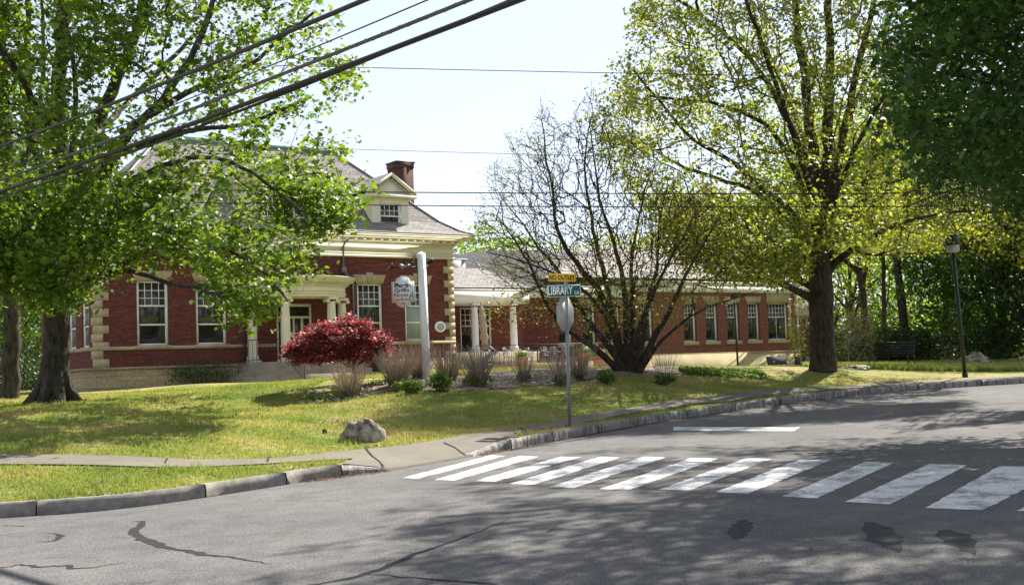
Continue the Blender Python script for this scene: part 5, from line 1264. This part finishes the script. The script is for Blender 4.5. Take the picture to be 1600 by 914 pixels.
text(pn, 'Phoebe', .142, (0, -.017, .16), 'ink', .98, .006); text(pn, 'Griffin', .142, (-.02, -.017, .04), 'ink_purple', 1.0, .004); text(pn, 'Noyes', .142, (-.045, -.017, -.075), 'ink_purple', 1.0, .0015)
text(pn, 'OLD LYME LIBRARY', .045, (0, -.017, -.19), 'ink', .98, .0015); text(pn, '1898', .05, (0, -.017, -.29), 'ink', 1, .001)
m = MB()
for dx, dz, s in ((0, 0, 1), (.035, .05, .8), (-.03, -.035, .7), (.04, -.03, .7)): m.prism([(.21 + dx - .03 * s, -.10 + dz), (.21 + dx, -.10 + dz + .05 * s), (.21 + dx + .02 * s, -.10 + dz), (.21 + dx, -.10 + dz - .03 * s)], 'y', -.018, -.0155)
m.build('emblem', M['ink_blue'], pn)
m = MB(); m.tube([(.08, -.03, z7(421)), (.25, -.2, z7(411)), (.27, -.2, z7(409))], .014, 6); m.build('lamp_arm', M['steel'], LS)
m = MB(); m.tube([(.30, -.18, z7(408)), (.17, -.16, z7(413.5))], [.045, .06], 10); m.build('spotlight', M['black'], LS)
m = MB(); m.tube([(-.55, -.10, z7(413)), (-.45, -.08, z7(417.5))], [.035, .05], 10); m.tube([(-.45, -.05, z7(417)), (-.3, 0, z7(413))], .012, 5); m.build('spotlight', M['steel'], LS)

# ---------------------------------------------------------------- lamp posts
def lamp():
    t = empty('lamp_post', (0, 0, 0), 0, 'x', 'lamp post')
    m = MB(); m.tube([(0, 0, -.1), (0, 0, .12)], .085, 12); m.tube([(0, 0, .1), (0, 0, 3.72)], [.058, .05], 10); m.build('pole', M['black'], t)
    m = MB(); m.lathe([(.07, 3.70), (.19, 3.74), (.19, 3.93)], (0, 0, 0), 20, cap=False); m.lathe([(.02, 3.74), (.09, 3.76), (.05, 3.9)], (0, 0, 0), 12); m.build('glass_lens', M['lampglass'], t)
    m = MB(); m.lathe([(.2, 3.93), (.2, 4.22), (.18, 4.25)], (0, 0, 0), 20); m.build('lamp_shade', M['black'], t)
    return t
LP = lamp(); LP.location = ground_at(1508, 36); p = at(1508, 588, 36); LP.location = p; LP.rotation_euler = (0, R(-2.2), 0); tag(LP, 'tall black lamp post with clear lens near the kerb on the right', 'lamp post', 'black park lamp posts')
p = at(1153.5, 579, 64); p[2] -= .1; place_copy(LP, p, 0, 1.0, 'black lamp post standing in front of the long wing windows', 'black park lamp posts').rotation_euler = (0, R(-.8), 0)
p = at(1350, 560, 74); p[2] = gz(p[0], p[1]); c = place_copy(LP, p, 0, .9, 'distant lamp post behind the pale twiggy bush', 'black park lamp posts')

M['benchmesh'] = plain('bench_mesh', (.07, .072, .078), .8, .15, .15)
# ---------------------------------------------------------------- benches, bin
def bench(loc_, rz, w, label, mt='black', solid=True):
    t = empty('park_bench', tuple(loc_), rz, label, 'bench')
    m = MB()
    for k in range(5): m.box(-w/2, w/2, -.22 + k * .09, -.15 + k * .09, .43, .45)
    m.build('seat', M[mt], t)
    m = MB()
    if solid:
        m.add([(-w/2, .24, .48), (w/2, .24, .48), (w/2, .36, .92), (-w/2, .36, .92), (-w/2, .26, .48), (w/2, .26, .48), (w/2, .38, .92), (-w/2, .38, .92)], [(0,1,2,3), (7,6,5,4), (0,4,5,1), (3,2,6,7), (0,3,7,4), (1,5,6,2)])
    else:
        for k in range(5): m.box(-w/2, w/2, .24 + k * .025, .265 + k * .025, .5 + k * .09, .57 + k * .09)
    m.tube([(-w/2, .37, .93), (w/2, .37, .93)], .02, 6)
    m.build('backrest', M[mt], t)
    for s in (-1, 1):
        m = MB(); m.tube([(s*w/2, .3, .68), (s*w/2, -.2, .68), (s*w/2, -.24, .6), (s*w/2, -.22, .44)], .018, 6); m.build('armrest', M['black'], t)
        for y in (-.22, .24): m = MB(); m.tube([(s * (w/2 - .04), y, .45), (s * (w/2 - .02), y * 1.1, 0)], .022, 6); m.build('leg', M['black'], t)
    return t
p = at(1221, 581, 66); p[2] -= .08; bench(p, BE, 1.55, 'grey mesh bench standing before the cream basement wall', 'benchmesh')
p = at(1394, 581, 43); p[2] = gz(p[0], p[1]); bench(p, R(180 + 8), 1.55, 'long dark slatted bench under the trees, seen from behind', 'black', False)
t = empty('litter_bin', tuple(at(1254, 577, 68) - (0, 0, .05)), BE, 'dark litter bin at the right corner of the cream basement', 'bin')
m = MB(); m.box(-.3, .3, -.3, .3, 0, .8); m.build('body', M['black'], t)
m = MB(); m.box(-.34, .34, -.34, .34, 1.3, 1.36)
for sx_ in (-1, 1):
    for sy_ in (-1, 1): m.box(sx_*.28-.02, sx_*.28+.02, sy_*.28-.02, sy_*.28+.02, .8, 1.3)
m.build('lid_frame', M['black'], t)

# ---------------------------------------------------------------- planters
def planter(px, py, d, wt, wb, h, label, plant=True):
    b0 = at(px, py, d); t = empty('terracotta_planter', tuple(b0), 0, label, 'planter')
    m = MB(); m.lathe([(wb/2, 0), (wt/2 * .97, h * .86), (wt/2 * 1.06, h * .87), (wt/2 * 1.06, h), (wt/2 * .9, h), (wt/2 * .88, h * .92)], (0, 0, 0), 22); m.build('pot', M['terracotta'], t, smooth=True)
    m = MB(); m.lathe([(wt/2 * .86, h * .93), (.01, h * .95)], (0, 0, 0), 16); m.build('soil', M['bark_dark'], t)
    rg = np.random.default_rng(px); P = rg.standard_normal((700, 3)) * np.array([wt * .26, wt * .26, .08]) + (0, 0, h + .08); leaf_cloud('foliage', P, .07, M['l_shrub'], t, 'quad', px)
    return t
planter(816, 577.5, 51.5, .56, .34, .56, 'tall terracotta planter with sprouting leaves in front of the patio chairs')
planter(913, 576, 50.5, .48, .30, .66, 'terracotta planter just right of the street name pole')
t = empty('planter_box', tuple(at(948, 577, 52)), BE - .5, 'long terracotta planter box beside the multi stemmed trunk', 'planter')
m = MB(); m.box(-.55, .55, -.25, .25, 0, .5).box(-.6, .6, -.3, .3, .5, .56); m.build('box', M['terracotta'], t)
P = np.random.default_rng(4).standard_normal((700, 3)) * np.array([.25, .12, .1]) + (-.3, 0, .68); leaf_cloud('foliage', P, .07, M['l_shrub'], t, 'quad', 4)

# ---------------------------------------------------------------- overhead wires
def wire(a, b, r, label, sag=.15, mt='black', name='overhead_wire', n=28, twist=None):
    a, b = np.array(a), np.array(b); e = (b - a); a = a - e * .25; b = b + e * .35
    P = [a + (b - a) * t + np.array([0, 0, -sag * 4 * t * (1 - t) + sag * .9]) for t in np.linspace(0, 1, n)]
    m = MB(); m.tube(P, r, 8)
    if twist:
        L = np.linalg.norm(b - a); k = int(L / .06); tt = np.linspace(0, 1, k); Q = np.array([np.interp(tt, np.linspace(0, 1, n), np.array(P)[:, j]) for j in range(3)]).T
        th = tt * L / twist * 2 * math.pi; Q[:, 2] += r * 1.05 * np.cos(th); Q[:, 1] += r * 1.05 * np.sin(th); m.tube(Q, r * .22, 4)
    return tag(m.build(name, M[mt], smooth=True), label, 'cable', 'overhead utility wires')
wire(at(0, 232, 24), at(585, -3, 13), .030, 'topmost of the thick black cables crossing the left half', .10)
wire(at(0, 272, 24), at(678, 0, 13), .009, 'thin wire just above the grey wrapped cable', .12)
M['cable'] = plain('weathered_cable', (.13, .125, .115), .9, .1, .2, 9)
wire(at(0, 285, 24), at(742, 0, 13), .025, 'grey cable with spiral wrapping crossing the left half', .10, 'cable', twist=.35)
wire(at(0, 303, 24), at(822, 0, 13), .036, 'lowest and thickest black cable crossing the left half', .12)
wire(at(0, 316, 24), at(823, -2, 13.1), .022, 'black cable hugging the lowest thick one', .24)
wire(at(0, 94, 30), at(1600, 127, 30), .010, 'highest thin wire running level across the sky', .12)
wire(at(0, 219, 31), at(1600, 260, 31), .008, 'thin pale wire passing the chimney top', .2, 'steel')
wire(at(0, 297, 30), at(1600, 304, 30), .014, 'upper wire of the pair crossing at dormer height', .24)
wire(at(0, 317, 30), at(1600, 325, 30), .013, 'lower wire of the pair crossing at dormer height', .26)

# ---------------------------------------------------------------- grass, ground cover, litter (uncountable)
def blades(name, X, Y, Z, h, w, mt, seed, patch=True):
    rg = np.random.default_rng(seed); n = len(X); a = rg.uniform(0, 6.283, n); hh = h * rg.uniform(.5, 1.4, n); le = rg.uniform(-.6, .6, (n, 2)) * hh[:, None]
    ca, sa = np.cos(a) * w / 2, np.sin(a) * w / 2
    V = np.stack([np.stack([X - ca, Y - sa, Z], 1), np.stack([X + ca, Y + sa, Z], 1), np.stack([X + le[:, 0], Y + le[:, 1], Z + hh], 1)], 1).reshape(-1, 3)
    P = np.stack([X, Y, Z * 0], 1); c = .50 + .5 * lnoise(P, .45, 5) + .5 * lnoise(P, 1.9, 6) + rg.normal(0, .13, n)
    o = np_mesh(name, V, np.arange(n * 3), np.full(n, 3), M[mt], uv=np.repeat(np.stack([np.clip(c, .02, .98), rg.random(n)], 1), 3, 0))
    return tag(o, kind='stuff')
rg = np.random.default_rng(99); n = 620000
Y = 13.5 + 22 * rg.random(n) ** 1.25; X = rg.uniform(-.5, .5, n) * (Y * .94) 
def clear(X, Y):
    jt = .035 * np.sin(X * 9) + .03 * np.sin(X * 23 + 1) + np.random.default_rng(1).normal(0, .02, len(X))
    k = Y > K(X) + .15 + jt * .5
    k &= ~((Y > SLy(X) + .03 + jt) & (Y < SUy(X) - .03 + jt)); k &= ~((X > XR0 - .1) & (X < XR3 + .1) & (Y < SUy(X)))
    by_ = np.interp(X, be[:, 0], be[:, 1]) + .06 * np.sin(X * 5); k &= ~((X > be[0, 0]) & (X < 5.0) & (Y > by_) & (Y < by_ + 3.2))
    return k
k = clear(X, Y); X, Y = X[k], Y[k]; P = np.stack([X, Y, 0 * X], 1)
k = (lnoise(P, 2.2, 8) + rg.normal(0, .5, len(X))) > -.45; X, Y = X[k], Y[k]
kt = (lnoise(np.stack([X, Y, 0 * X], 1), 5.0, 18) > .28) & (rg.random(len(X)) < .5); hv = np.where(kt, .085, .038)
blades('grass', X, Y, H(X, Y) - .005, hv, .019, 'grass', 3)
fx = rg.uniform(-14, 9, 650); fy = K(fx) + .3 + rg.random(650) ** 1.3 * 13; kk = clear(fx, fy); fx, fy = fx[kk], fy[kk]; o = leaf_cloud('fallen_leaves', np.stack([fx, fy, H(fx, fy) + .035], 1), .05, M['litter'], None, 'leaf', 14, up=1.5); tag(o, kind='stuff')
# ground cover strip and meadow edge
X = rg.uniform(-1, 1, 26000); xx = np.interp(X, [-1, 1], [at(1070, 584, 34)[0], at(1195, 583, 35)[0]]); yy = 34.5 + rg.normal(0, .3, len(xx)) + np.interp(xx, [4, 7], [0, .7])
Z = H(xx, yy); o = leaf_cloud('ground_cover', np.stack([xx, yy, Z + rg.random(len(xx)) * .14], 1), .06, M['l_shrub'], None, 'quad', 12); tag(o, kind='stuff')
yy = rg.uniform(40, 54, 90000); xx = rg.uniform(.24, .46, len(yy)) * yy
blades('meadow', xx, yy, H(xx, yy), .16, .05, 'grass', 4)
xx = np.concatenate([rg.uniform(-3, -1.9, 500), rg.uniform(-.6, 3, 2600), rg.uniform(3, 12, 2600)]); yy = K(xx) - .04 - np.abs(rg.normal(0, .11, len(xx)))
o = leaf_cloud('fallen_litter', np.stack([xx, yy, road_z(xx, yy) + .008], 1), .03, M['litter'], None, 'quad', 13, up=3); tag(o, kind='stuff')
